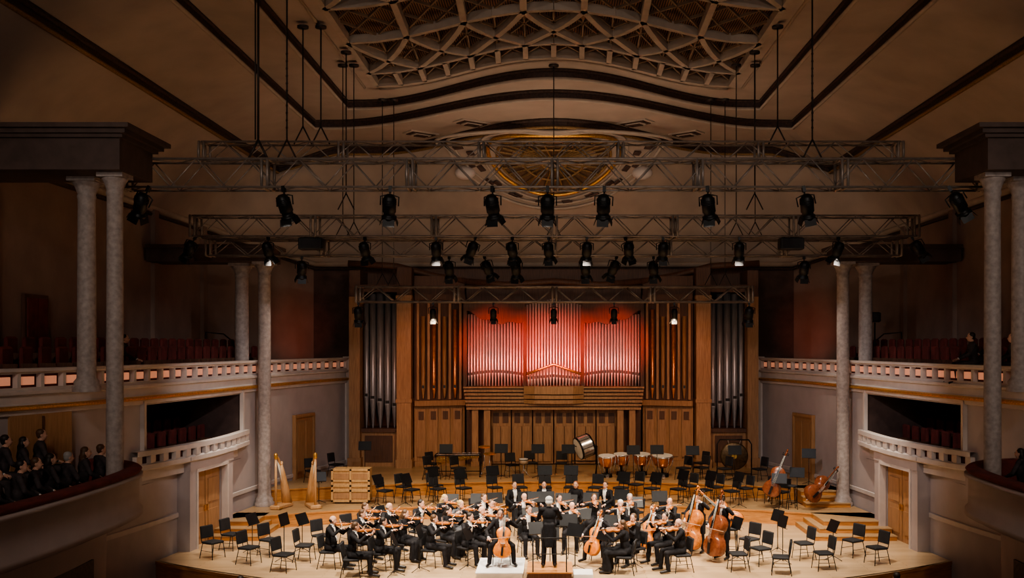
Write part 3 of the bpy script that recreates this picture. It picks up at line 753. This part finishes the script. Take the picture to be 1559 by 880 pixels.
BA=dict(STD); BA.update(Le=(.40,-.12,1.30),Lw=(.30,-.34,1.50),Ld=(-.7,-.5,.3),Ln=(-.2,.8,-.2),Re=(-.30,-.20,1.12),Rw=(-.14,-.48,.98),Rd=(.4,-.8,-.2),Rn=(.3,0,-1),pitch=.35,yaw=.2,
 pelvis=(-.02,.06,.94),chest=(0,-.02,1.28),neck=(.0,-.05,1.45),head=(.01,-.10,1.58),Ls=(.185,-.04,1.39),Rs=(-.185,-.04,1.39))

BW=[(0,0.02),(.015,.10),(.05,.20),(.12,.268),(.22,.292),(.33,.27),(.40,.236),(.43,.225),(.455,.185),(.50,.162),(.55,.155),(.60,.160),(.65,.182),(.67,.205),(.72,.222),(.80,.236),(.88,.215),(.95,.145),(.985,.07),(1,0.03)]
def strfiddle(L,depth,neck,m,endpin=0,bassy=False):
    k=MB()
    def ringp(y,sc): 
        r_=[V((w*L*sc,y,t*L+(1-sc)*L*(.5-t))) for t,w in BW]; l_=[V((-w*L*sc,y,t*L+(1-sc)*L*(.5-t))) for t,w in reversed(BW)]; return r_+l_
    layers=[(depth*.75,.55),(depth*.55,.97),(depth*.5,1),(-depth*.5,1),(-depth*.56,.97),(-depth*.78,.6),(-depth*.85,.3)]
    rings=[ringp(y,s_) for y,s_ in layers]
    rows=[r_+[r_[0]] for r_ in rings]; k.sheet(rows,m,True)
    k.add(rings[0],[tuple(range(len(rings[0])))],m); k.add(rings[-1],[tuple(range(len(rings[-1])))],m)
    yf_=-depth*.8
    k.tube([(0,-depth*.35,L*.98),(0,-depth*.35,L+neck)],[L*.035,L*.028],m,8)
    k.bar((0,yf_-L*.06,L*.66),(0,-depth*.35-L*.05,L+neck),L*.06,L*.02,M['ebony'])
    k.tube([(0,-depth*.35,L+neck),(0,-depth*.2,L+neck+L*.14),(0,-depth*.1,L+neck+L*.19),(0,-depth*.35,L+neck+L*.215),(0,-depth*.5,L+neck+L*.17)],[L*.035,L*.03,L*.03,L*.028,L*.02],m,8)
    for i,s_ in enumerate((-1,1,-1,1)): k.tube([(0,-depth*.3,L+neck+L*(.03+.025*i)),(s_*L*.10,-depth*.3,L+neck+L*(.03+.025*i))],[L*.01,L*.018],M['ebony'],6)
    k.bar((0,yf_-L*.02,L*.05),(0,yf_-L*.055,L*.32),L*.07,L*.02,M['ebony'])
    k.box((0,yf_-L*.035,L*.44),(L*.13,L*.09,L*.015),M['string'] if not bassy else m)
    for s_ in(-1,1):
        k.tube([(s_*L*.085,yf_*.93,L*.53),(s_*L*.105,yf_*.97,L*.50),(s_*L*.10,yf_*.98,L*.45),(s_*L*.135,yf_*.9,L*.39),(s_*L*.15,yf_*.86,L*.365)],L*.009,M['ebony'],5)
    for i in range(4): k.tube([(L*.02*(i-1.5)*1.0,yf_-L*.05,L*.3),(L*.02*(i-1.5)*1.3,yf_-L*.085,L*.44),(L*.012*(i-1.5),-depth*.35-L*.075,L+neck)],L*.0022,M['string'],4)
    if endpin: k.tube([(0,0,0),(0,0,-endpin)],L*.01,M['chrome'],6)
    return k
viol=strfiddle(.36,.045,.13,M['vio']).mesh('violin')
cell=strfiddle(.76,.13,.28,M['cel'],.22).mesh('cello')
bassm=strfiddle(1.12,.22,.42,M['bass'],.14,True).mesh('double_bass')
bassm2=strfiddle(1.12,.22,.42,M['vio'],.14,True).mesh('double_bass_amber')
def frame(p0,p1,front):
    z=(V(p1)-V(p0)).normalized(); y=-(V(front)-z*V(front).dot(z)).normalized(); x=y.cross(z)
    M4=Matrix((x,y,z)).transposed().to_4x4(); M4.translation=V(p0); return M4
def bow(L,name):
    k=MB(); k.tube([(0,0,0),(0,.012,L*.5),(0,0,L)],[.005,.0045,.004],M['vio'],5); k.box((0,-.018,L*.5),(.012,.002,L*.94),M['string']); k.box((0,-.01,.03),(.012,.025,.05),M['ebony']); k.box((0,-.008,L-.01),(.01,.022,.02),M['ebony']); return k.mesh(name)
bowm=bow(.74,'bow')
figs={}
figs['vm']=figure('violinist_man',VI,{'hair':'short'})
figs['vb']=figure('violinist_bald',VI,{'hair':'bald','fat':1})
figs['vw']=figure('violinist_woman',VI,{'hair':'long','woman':1,'skirt':1,'shirt':False})
figs['vg']=figure('violinist_grey_dress',VI,{'hair':'bun','woman':1,'skirt':1,'shirt':False,'cloth':M['dress']})
figs['cm']=figure('cellist_man',CE,{'hair':'short'})
figs['cw']=figure('cellist_woman',CE,{'hair':'bushy'})
figs['rm']=figure('wind_player_man',RE,{'hair':'short'})
figs['rw']=figure('wind_player_woman',RE,{'hair':'long','woman':1,'shirt':False})
figs['co']=figure('conductor',CO,{'hair':'bushy','tails':1})
figs['ba']=figure('bassist',BA,{'hair':'short','tails':1})
AU=dict(SIT); figs['au']=figure('audience_member',AU,{'hair':'short','cloth':M['cloth'],'shirt':False,'vox':.018}); figs['aw']=figure('audience_member_f',AU,{'hair':'long','woman':1,'cloth':M['cloth'],'shirt':False,'vox':.018})
HC={'k':(.02,.012,.008,1),'b':(.09,.045,.02,1),'g':(.32,.30,.28,1),'w':(.6,.58,.55,1),'y':(.5,.33,.13,1),'r':(.25,.08,.03,1)}
VIOF=frame((.055,-.10,1.115),(.235,-.52,1.10),(.25,.1,1)); 
# ------------------------------------------------------------------ chair / stand meshes
def chair_mesh():
    k=MB(); b_=M['black']
    k.box((0,0,.45),(.45,.43,.06),M['blackpad'],ch=.02)
    k.box((0,.235,.72),(.43,.045,.34),M['blackpad'],RX(-.14),ch=.015)
    for s_ in(-1,1):
        k.tube([(s_*.21,.20,.43),(s_*.215,.235,.60),(s_*.20,.285,.88)],.012,b_,6)
        k.tube([(s_*.20,-.19,.44),(s_*.23,-.24,0)],.012,b_,6); k.tube([(s_*.20,.18,.44),(s_*.23,.27,0)],.012,b_,6)
        k.tube([(s_*.215,-.215,.22),(s_*.215,.225,.22)],.008,b_,5)
        k.tube([(s_*.20,-.19,.425),(s_*.20,.19,.425)],.012,b_,6)
    k.tube([(-.2,.285,.88),(.2,.285,.88)],.012,b_,6); k.tube([(-.2,-.19,.425),(.2,-.19,.425)],.012,b_,6)
    return k.mesh('orchestra_chair')
CH=chair_mesh()
def stand_mesh(h,tilt,paper):
    k=MB(); b_=M['black']
    for i in range(3):
        a=i*2.094+.5; k.tube([(0,0,.12),(.14*math.cos(a),.14*math.sin(a),.06),(.28*math.cos(a),.28*math.sin(a),.01)],.010,b_,5)
    k.tube([(0,0,.06),(0,0,h-.1)],.013,b_,6)
    R=RX(-tilt)
    k.box((0,0,h),(.50,.012,.34),b_,R); k.box(V((0,0,h))+R@V((0,.03,-.17)),(.50,.06,.012),b_,R)
    if paper:
        for s_ in(-1,1): k.box(V((0,0,h))+R@V((s_*.115,.012,0)),(.21,.004,.29),M['paper'],R@RZ(s_*.05))
    return k.mesh('music_stand')
ST=[stand_mesh(1.05,.35,True),stand_mesh(.95,.45,True),stand_mesh(1.15,.25,False)]
def face(dx,dy): return math.atan2(dx,-dy)
CT=(0,25.6)
placed=[]
def chair(x,y,z,rz=None,jit=.15):
    if rz is None: rz=face(CT[0]-x,CT[1]-y)+random.uniform(-jit,jit)
    put(CH,'orchestra_chair',(x,y,z),rz); placed.append((x,y))
    return rz
def stand(x,y,z,rz,k=None): put(random.choice(ST) if k is None else ST[k],'music_stand',(x,y,z),rz); placed.append((x,y))
def kid(parent,me,name,Mx):
    o=bpy.data.objects.new(name,me); COL.objects.link(o); o.parent=parent; o.matrix_local=Mx; return o
def musician(kind,x,y,z,hc,rz=None,sc=1.04,st_=True):
    if rz is None: rz=face(CT[0]-x,CT[1]-y)+random.uniform(-.12,.12)
    base={'v':'violinist','c':'cellist','r':'woodwind_player'}[kind[0]]
    o=put(figs[kind],base,(x,y,z),rz,sc=sc); o.color=HC[hc]; placed.append((x,y))
    if kind[0]=='v':
        kid(o,viol,'violin',VIOF)
        br=V((.115,-.24,1.165)); dd=V((.88,.40,.12)).normalized(); p0=br-dd*.36
        kid(o,bowm,'bow',frame(p0,p0+dd,(.0,.1,-1)))
    if kind[0]=='c':
        kid(o,cell,'cello',frame((0,-.56,.24),(.085,-.20,1.2),(0,-1,.3)))
        p0=V((-.30,-.56,.70)); kid(o,bowm,'bow',frame(p0,p0+V((1,-.12,.12)),(0,1,0)))
    ch=put(CH,'orchestra_chair',(x,y,z),rz)
    d=V((math.sin(rz),-math.cos(rz),0))
    ch.location=V((x,y,z))-d*.03
    if st_:
        q=V((x,y,0))+d*(1.05 if kind[0]!='c' else 1.3)
        if all((q.x-a)**2+(q.y-b_)**2>.30 for a,b_ in placed) : stand(q.x,q.y,z,rz,random.choice((0,1)))
    return o
MUS=[('vb',-6.0,26.5,'k'),('vm',-5.4,27.5,'b'),('vm',-4.6,26.25,'k'),('vb',-4.85,28.7,'g'),('vm',-4.0,29.3,'k'),('vm',-3.3,26.7,'b'),('vw',-4.2,27.5,'b'),('vg',-2.8,29.2,'y'),
 ('vw',-3.05,28.0,'k'),('vm',-1.9,29.3,'b'),('vm',-.75,28.2,'b'),('vb',-.95,30.6,'b'),('rm',-1.33,33.1,'b'),('rm',-.33,33.2,'k'),('rw',.75,33.2,'r'),('rm',1.75,33.1,'b'),
 ('vb',.52,28.9,'b'),('vm',1.98,29.3,'w'),('cw',1.35,27.4,'k'),('vw',1.85,25.85,'b'),('cm',2.9,28.3,'b'),('vb',3.35,26.1,'g'),('vm',3.1,27.1,'k'),('vm',-5.55,28.7,'b'),
 ('vb',-2.1,28.1,'g'),('vm',-2.35,27.0,'k'),('vw',-3.4,30.3,'y'),('vm',-2.2,30.5,'b'),('vm',.15,30.3,'k'),('vw',1.25,30.5,'b'),('vm',2.35,30.5,'g'),('vb',3.5,29.7,'b'),('vm',2.2,26.9,'b'),('vm',-5.2,25.55,'b')]
for k_,x,y,h in MUS:
    rz=None
    if y>32: rz=face(0-x*.3,-1)
    if k_=='vw' and y<26: rz=face(-1,.25)
    if k_ in('cw','cm'): rz=face(-.75,-1)
    musician(k_,x,y,0,h,rz)
musician('cm',-1.36,25.75,.3,'k',rz=.05,sc=1.05,st_=False)
co=put(figs['co'],'conductor',(-.12,25.25,.3),math.pi,sc=1.04); co.color=HC['w']
kb=MB(); kb.tube([(0,0,0),(0,0,.36)],[.005,.002],M['string'],5); kid(co,kb.mesh('baton'),'baton',frame((-.27,-.50,1.33),(-.15,-.8,1.5),(0,0,1)))
for x,y,z,h,rz in((4.2,28.5,0,'b',-.75),(4.75,27.6,0,'k',-.8)):
    o=put(figs['ba'],'bassist',(x,y,z),rz,sc=1.02); o.color=HC[h]
    kid(o,bassm if h=='k' else bassm2,'double_bass',frame((.02,-.50,.16),(.20,-.25,1.9),(-.15,-1,.2)))
    p0=V((-.12,-.62,.93)); kid(o,bowm,'bow',frame(p0,p0+V((1,-.25,0)),(0,1,0)))
    k=MB()
    k.lathe((0,0,.76),[(0,.05),(.17,.05),(.18,.02),(.17,0),(0,0)],M['blackpad'],14)
    for i in range(4):
        a=i*1.571+.78; k.tube([(.12*math.cos(a),.12*math.sin(a),.76),(.22*math.cos(a),.22*math.sin(a),0)],.013,M['black'],6)
    k.tube([(.19*math.cos(i*.3927),.19*math.sin(i*.3927),.25) for i in range(16)],.009,M['black'],5,closed=True)
    stool=k.mesh('bar_stool'); d=V((math.sin(rz),-math.cos(rz),0)); put(stool,'bar_stool',V((x,y,z))-d*.42)
k=MB(); k.box((0,0,.14),(1.1,1.2,.26),M['owoodd']); k.box((0,0,.285),(1.16,1.26,.03),M['riser'])
for s_ in(-1,1): k.tube([(s_*.42,-.58,.3),(s_*.42,-.58,1.15)],.016,M['black'],8)
k.tube([(-.42,-.58,1.15),(.42,-.58,1.15)],.018,M['black'],8); k.tube([(-.42,-.58,.75),(.42,-.58,.75)],.012,M['black'],8)
k.obj('conductor_podium',(-.1,25.3,0))
k=MB(); k.box((0,0,.14),(1.15,1.7,.25),M['pod']); k.box((0,0,.285),(1.2,1.76,.03),M['pod']); k.obj('soloist_platform',(-1.36,25.5,0))
stand(-.1,26.35,0,0,1)
k=MB(); k.box((0,0,.1),(.5,.6,.2),M['pod'],ch=.01); k.obj('low_step',(.75,25.2,0))
for x,y in((-9.6,27.75),(-9.45,28.9),(-8.35,27.0),(-8.1,28.1),(-7.15,26.1),(-6.9,27.3),(-6.75,28.7),(-6.1,29.6),(4.9,26.2),(5.65,26.9),(5.95,25.8),(7.0,27.6),(7.2,26.3),(8.5,28.0),(8.85,27.0),(5.6,28.2)):
    rz=chair(x,y,0,jit=.3)
for x,y in((-8.75,28.6),(-7.5,27.4),(-7.3,28.6),(-5.3,29.9),(6.3,27.1),(7.8,27.5),(6.5,28.6),(5.1,27.4),(-1.9,31.9),(1.2,31.9),(-.6,32.1),(.3,31.8),(2.2,31.9)):
    stand(x,y,0,face(CT[0]-x,CT[1]-y))
for x in(-3.4,-2.5,2.7,3.5,4.5): chair(x,33.0-abs(x)*.12,0,face(-x*.3,-1)); 
for x in(-3.4,-2.5,2.7,3.5): stand(x*.97,32.0-abs(x)*.12,0,0)
for x in(-5.9,-5.0,-4.1,-3.2,-2.1,-1.2,-.3,.6,1.5,2.4,3.5,4.4,5.3,6.2):
    y=arcA(x)+.95; chair(x,y,.45,face(-x*.3,-1),.1); 
    if random.random()<.75: stand(x+.02*x,arcA(x)+.22,.45,face(-x*.3,-1))
for x in(-5.4,-4.3,3.0,4.9,5.8,6.8,7.5):
    if arcA(x)+1.9<arcC(x)-.25: chair(x,arcA(x)+1.85,.45,face(-x*.3,-1),.1)
for x,y in((-8.45,38.3),(-4.7,38.6),(-1.6,38.2),(-.9,38.9),(.3,38.8),(5.8,38.8),(-4.6,37.2),(4.9,37.2),(5.6,37.4),(6.4,37.0),(-3.6,37.2),(7.7,36.9)): chair(x,y,.9,face(-x*.3,-1))
for x,y in((-4.1,37.5),(-2.0,37.6),(-.6,37.5),(3.0,37.1),(3.9,37.2),(5.2,36.9),(-7.4,38.6),(6.8,37.0),(.55,37.4)): stand(x,y,.9,0,2)
stand(-8.2,34.4,.45,.3); stand(8.4,34.0,.45,-.3); stand(7.6,33.2,.45,-.3); chair(7.9,34.2,.45); chair(-8.9,36.4,.9); stand(9.3,35.9,.9,-.3)

# ------------------------------------------------------------------ percussion
def timpano(x,y,r,tilt=.12):
    k=MB(); R=RX(tilt)
    k.lathe((0,0,.80),[(.0,-.48),(r*.3,-.46),(r*.7,-.36),(r*.95,-.15),(r*1.0,0)],M['copper'],24,R)
    k.lathe((0,0,.80),[(r*1.0,-.02),(r*1.06,-.02),(r*1.06,.03),(r*1.0,.035)],M['chrome'],24,R); k.lathe((0,0,.80),[(r*1.02,.03),(0,.03)],M['drumskin'],24,R)
    for i in range(6):
        a=i*1.047; k.tube([V((r*1.05*math.cos(a),r*1.05*math.sin(a),.8)),V((r*.95*math.cos(a),r*.95*math.sin(a),.5)),V((r*.55*math.cos(a),r*.55*math.sin(a),.12))],.014,M['chrome'],5)
    k.lathe((0,0,0),[(0,.16),(r*.6,.14),(r*.65,.04),(r*.65,0)],M['black'],16)
    k.tube([(0,0,.1),(0,0,.4)],.05,M['black'],8); k.box((0,-r*.8,.06),(.12,.3,.03),M['chrome'],RX(.3))
    k.obj('timpani',(x,y,.9))
for x,y,r_ in((2.05,38.0,.33),(2.65,38.6,.30),(3.45,38.6,.34),(4.2,38.1,.40)): timpano(x,y,r_)
k=MB(); R=RZ(.35)@RY(math.radians(72)); c0=V((0,0,1.12)); r_=.43; hw=.27
k.lathe(c0,[(r_,-hw),(r_,hw)],M['chrome'],28,R); k.lathe(c0,[(r_*1.04,hw-.05),(r_*1.04,hw+.01),(r_*.97,hw+.02)],M['black'],28,R); k.lathe(c0,[(r_*1.04,-hw+.05),(r_*1.04,-hw-.01),(r_*.97,-hw-.02)],M['black'],28,R)
k.lathe(c0,[(r_,hw+.005),(0,hw+.005)],M['drumskin'],28,R); k.lathe(c0,[(r_,-hw-.005),(0,-hw-.005)],M['drumskin'],28,R)
for i in range(8):
    a=i*.785; k.tube([c0+R@V((r_*1.05*math.cos(a),r_*1.05*math.sin(a),-hw)),c0+R@V((r_*1.05*math.cos(a),r_*1.05*math.sin(a),hw))],.01,M['black'],5)
for s_ in(-1,1):
    k.tube([(s_*.5,0,1.15),(s_*.5,0,.55),(s_*.45,-.3,0)],.02,M['black'],6); k.tube([(s_*.5,0,.55),(s_*.45,.3,0)],.02,M['black'],6)
    k.tube([(s_*.5,0,1.15),(s_*.30,0,1.12)],.02,M['black'],6)
k.tube([(-.5,0,.55),(.5,0,.55)],.02,M['black'],6)
k.obj('bass_drum',(1.2,38.6,.9))
k=MB()
for i in range(30):
    x=-.8+i*.055; k.box((x,-.12,.86),(.042,.34-.004*i,.012),M['chrome']); 
    if i%7 not in(2,6): k.box((x+.027,.17,.90),(.036,.28-.004*i,.012),M['chrome'])
    k.tube([(x,-.12,.84),(x,-.12,.45+.010*i)],.018,M['brass'],6)
for y in(-.3,.33): k.tube([(-.88,y,.84),(.88,y*.75,.84)],.018,M['black'],6)
for x in(-.86,.86):
    k.box((x,0,.84),(.05,.7,.06),M['black']); 
    for y in(-.28,.28): k.tube([(x,y,.84),(x,y,.05)],.02,M['black'],6); k.ell((x,y,.04),(.035,.035,.04),M['black'],8,5)
    k.tube([(x,-.28,.2),(x,.28,.2)],.018,M['black'],6)
k.tube([(-.86,0,.2),(.86,0,.2)],.018,M['black'],6)
k.obj('vibraphone',(-3.7,38.2,.9))
def tripod(k,h):
    k.tube([(0,0,.1),(0,0,h)],.012,M['chrome'],6)
    for i in range(3): a=i*2.094; k.tube([(0,0,.35),(.26*math.cos(a),.26*math.sin(a),.01)],.012,M['chrome'],5)
for x,y,h in((-2.7,38.3,1.15),(-2.45,37.7,.95)):
    k=MB(); tripod(k,h); k.lathe((0,0,h),[(.24,-.02),(.08,.0),(.05,.03),(0,.035)],M['brass'],24,RX(.15)); k.obj('suspended_cymbal',(x,y,.9))
for x,y in((-1.15,37.7),(-1.75,38.9)):
    k=MB(); tripod(k,.6); R=RX(.1); k.lathe((0,0,.65),[(0,-.08),(.18,-.08),(.18,.08)],M['chrome'],24,R); k.lathe((0,0,.65),[(.18,.08),(0,.08)],M['drumskin'],24,R); k.lathe((0,0,.65),[(.18,.06),(.195,.06),(.195,.09),(.18,.09)],M['black'],24,R); k.obj('snare_drum',(x,y,.9))
k=MB(); R=RX(math.pi/2); k.lathe((0,0,.78),[(0,.04),(.14,.03),(.16,.015),(.48,.01),(.52,-.01),(.54,-.05)],M['bronze'],36,R)
k.lathe((0,0,.78),[(0,.045),(.10,.043)],M['brass'],20,R)
for s_ in(-1,1): k.tube([(s_*.66,0,0),(s_*.66,0,1.25),(s_*.55,0,1.42)],.025,M['black'],8); k.tube([(s_*.66,-.3,.02),(s_*.66,.3,.02)],.025,M['black'],8); k.tube([(s_*.2,0,1.25),(s_*.25,0,1.42)],.006,M['string'],4)
k.tube([(-.55,0,1.42),(.55,0,1.42)],.025,M['black'],8); k.tube([(-.66,0,.1),(.66,0,.1)],.02,M['black'],8)
k.obj('tam_tam',(7.0,38.2,.9),-.1)
def harp(x,y,z,rz):
    k=MB()
    k.tube([(.30,0,.12),(.17,0,.6),(.02,0,1.1),(-.10,0,1.48)],[.18,.14,.10,.05],M['harp'],12)
    k.tube([(-.42,0,.10),(-.42,0,1.72)],[.045,.035],M['harp'],12)
    k.lathe((-.42,0,1.70),[(.035,0),(.07,.04),(.05,.08),(.075,.14),(.03,.2),(0,.21)],M['gold'],14)
    k.tube([(-.42,0,1.70),(-.34,0,1.76),(-.25,0,1.68),(-.18,0,1.52),(-.10,0,1.46),(-.04,0,1.52),(-.06,0,1.58)],[.04,.045,.045,.04,.045,.05,.03],M['harp'],8)
    k.box((-.05,0,.07),(.95,.36,.14),M['harp'],ch=.03); 
    for i in range(5): k.box((-.48+.03*i,-.19,.05),(.02,.06,.02),M['brass'])
    for i in range(22):
        t=i/21; a=V((.24,0,.25)).lerp(V((-.06,0,1.40)),t); top=V((-.40+.30*t,0,1.70-.22*t**.7)); k.tube([a,top],.003,M['string'],4)
    k.obj('concert_harp',(x,y,z),rz)
harp(-9.25,33.6,.45,1.3); harp(-8.25,33.7,.45,math.pi-1.1)
k=MB(); w,d,h=1.28,.6,1.15
k.box((0,0,h/2+.06),(w,d,h),M['crate'])
for x in(-w/2,0,w/2): k.box((x,-d/2-.02,h/2+.06),(.07,.05,h),M['crate'])
for i,z in enumerate((.09,.45,.62,.80,h+.03)): k.box((0,-d/2-.02,z),(w+.07,.05,.07),M['crate'])
for x in(-.32,.32):
    for z in(.27,.95): k.box((x,-d/2-.005,z),(w/2-.12,.03,.2),M['door'])
for x in(-.55,.55):
    for y in(-.2,.2): k.ell((x,y,.035),(.035,.02,.035),M['black'],8,6)
k.obj('wooden_crate',(-7.1,34.75,.45))
for x,y,z,ry,rz,me in((8.5,32.9,.45,.95,.3,bassm),(5.75,30.3,0,-.9,-.2,bassm2),(7.3,33.4,.45,.35,-.4,bassm)):
    o=put(me,'double_bass',(x,y,z+.42),rot=(-.22,ry,rz),sc=.95)
for x,y in((8.05,33.3),(7.75,34.6)):
    put(stool,'bar_stool',(x,y,.45))
k=MB(); k.tube([(0,0,0),(0,0,1.6)],.03,M['black'],6)
for i in range(3): a=i*2.094; k.tube([(0,0,.6),(.35*math.cos(a),.35*math.sin(a),0)],.015,M['black'],5)
k.box((0,0,1.8),(.34,.4,.36),M['black'],ch=.04); k.lathe((-.1,-.22,1.8),[(0,0),(.13,0),(.15,-.0)],M['lensoff'],14,RX(math.pi/2))
k.obj('balcony_spotlight_stand',(11.6,35.6,5.2))
k=MB(); k.tube([(0,0,0),(0,0,.9),(.2,-.5,1.2),(.6,-1.2,1.25),(.6,-1.2,.2)],.025,M['black'],6); k.obj('handrail',(11.9,36.6,5.2))
k=MB(); k.tube([(0,0,0),(0,0,.9),(-.2,-.5,1.2),(-.6,-1.2,1.25),(-.6,-1.2,.2)],.025,M['black'],6); k.obj('handrail',(-11.9,36.6,5.2))

# ------------------------------------------------------------------ audience
def aud(x,y,z,rz,h='k'):
    o=put(figs[random.choice(('au','au','aw'))],'audience_member',(x,y,z),rz,sc=random.uniform(.98,1.08)); o.color=HC[h]
for i in range(10): aud(-10.7+random.uniform(-.1,.1),16.9+i*.68,2.25,face(.8,.6)+random.uniform(-.3,.3),random.choice('kbgwb'))
for i in range(8): aud(-11.6,17.2+i*.72,2.65,face(.8,.6)+random.uniform(-.3,.3),random.choice('kbgw'))
for i in range(5): aud(-12.6,17.6+i*.75,3.05,face(.8,.6),random.choice('kg'))
for i in range(6): aud(10.75,18.9+i*.75,2.25,face(-.8,.6)+random.uniform(-.3,.3),random.choice('kbg'))
for i in range(3): aud(11.7,20.3+i*.8,2.65,face(-.8,.6),random.choice('kb'))
for x,y,z in((-12.3,28.2,4.95),(11.6,27.3,4.95),(12.2,27.4,5.1),(11.9,25.5,5.0),(12.2,24.3,5.0)): aud(x,y,z-.05,face(-x,3),'k')
for x,y in((-7.7,24.2),(-6.5,23.7),(5.9,23.6),(8.5,24.4),(4.2,23.0)): aud(x,y,-1.2+.12,math.pi,'k')

# ------------------------------------------------------------------ LIGHTS
def spot(loc,tgt,e,col,size,blend=.5,rad=.12):
    l=bpy.data.lights.new('spot','SPOT'); l.energy=e; l.color=col; l.spot_size=math.radians(size); l.spot_blend=blend; l.shadow_soft_size=rad
    o=bpy.data.objects.new('spot_lamp',l); COL.objects.link(o); o.location=loc; o.rotation_euler=(V(tgt)-V(loc)).to_track_quat('-Z','Y').to_euler(); return o
W=(1,.87,.72)
for x,tx in((-6.5,-5.5),(-3.93,-3.2),(-.15,-.2),(3.7,3.2),(6.0,5.5)): spot((x,23.2,9.1),(tx,27.3,0),3700,W,60)
for x,tx in((-8.62,-7),(-3.55,-3),(1.0,0),(5.6,4),(8.6,7)): spot((x,29.5,8.6),(tx,31.5,.3),1700,W,75)
for x in(-4.0,0,4.0): spot((x,31.0,8.1),(x*.8,27.8,.8),1600,W,50)
for x in(-4.2,4.2): spot((x,34.0,6.9),(x*.6,39.0,.9),800,(1,.74,.48),85)
for s_ in(-1,1):
    spot((s_*3,24.2,9.2),(s_*10,33.5,2.2),1250,(.98,.93,.98),58,.8)
    spot((s_*8,34,9.0),(s_*9.5,33,0),240,(1,.88,.75),80)
# organ wash
for x,tx in((-4.2,-2.3),(-1.0,-.5),(1.0,.5),(4.2,2.3)): spot((x,34.3,6.6),(tx,42,5.9),2900,(1,.10,.065),30,.8)
for x,tx in((-2.1,-2.2),(2.1,2.2),(0,0)): spot((x,34.3,6.6),(tx,42,5.9),800,(1,.52,.46),20,1)
for x in(-6,6): spot((x,34.3,6.9),(x*.85,42,4.4),500,(1,.45,.26),55,.9)
for x in(-1,1): spot((x*9.3,40.5,5.6),(x*11.5,43.2,6.8),90,(1,.28,.18),70,1)
# added out-of-view fill spots: high ones brighten hall and galleries, rear ones the ceiling
for x in(-7,7): spot((x,6,13.2),(x*.5,32,3.0),1700,(1,.88,.78),74,.9,.3)
for x in(-9,9): spot((x,3,11),(x*1.25,27,5.0),1150,(1,.82,.72),56,1,.3)
for x in(-5,5): spot((x,-1.5,7.5),(x*.8,28,14.3),1500,(1,.85,.74),70,1,.3)
def area(loc,tgt,e,col,sx_,sy_):
    l=bpy.data.lights.new('a','AREA'); l.shape='RECTANGLE'; l.size=sx_; l.size_y=sy_; l.energy=e; l.color=col
    o=bpy.data.objects.new('ceiling_fill',l); COL.objects.link(o); o.location=loc; o.rotation_euler=(V(tgt)-V(loc)).to_track_quat('-Z','Y').to_euler()
area((0,33.2,9.2),(0,37,15),120,(1,.84,.70),12,.4)  # added fill, hidden from view, brightens the ceiling above the stage
w=bpy.data.worlds.new('w'); scene.world=w; w.use_nodes=True; w.node_tree.nodes['Background'].inputs[0].default_value=(.9,.72,.62,1); w.node_tree.nodes['Background'].inputs[1].default_value=.08

# ------------------------------------------------------------------ CAMERA
cd=bpy.data.cameras.new('camera'); cam=bpy.data.objects.new('camera',cd); COL.objects.link(cam)
cam.location=(0,0,6); cam.rotation_euler=(math.radians(90),0,0); cd.sensor_width=36; cd.lens=36*1500/1559
cd.shift_x=-63.5/1559; cd.shift_y=85/1559; cd.clip_end=200
scene.camera=cam
try:
    scene.view_settings.view_transform='AgX'; scene.view_settings.look='AgX - Medium High Contrast'
except Exception as e: print(e)
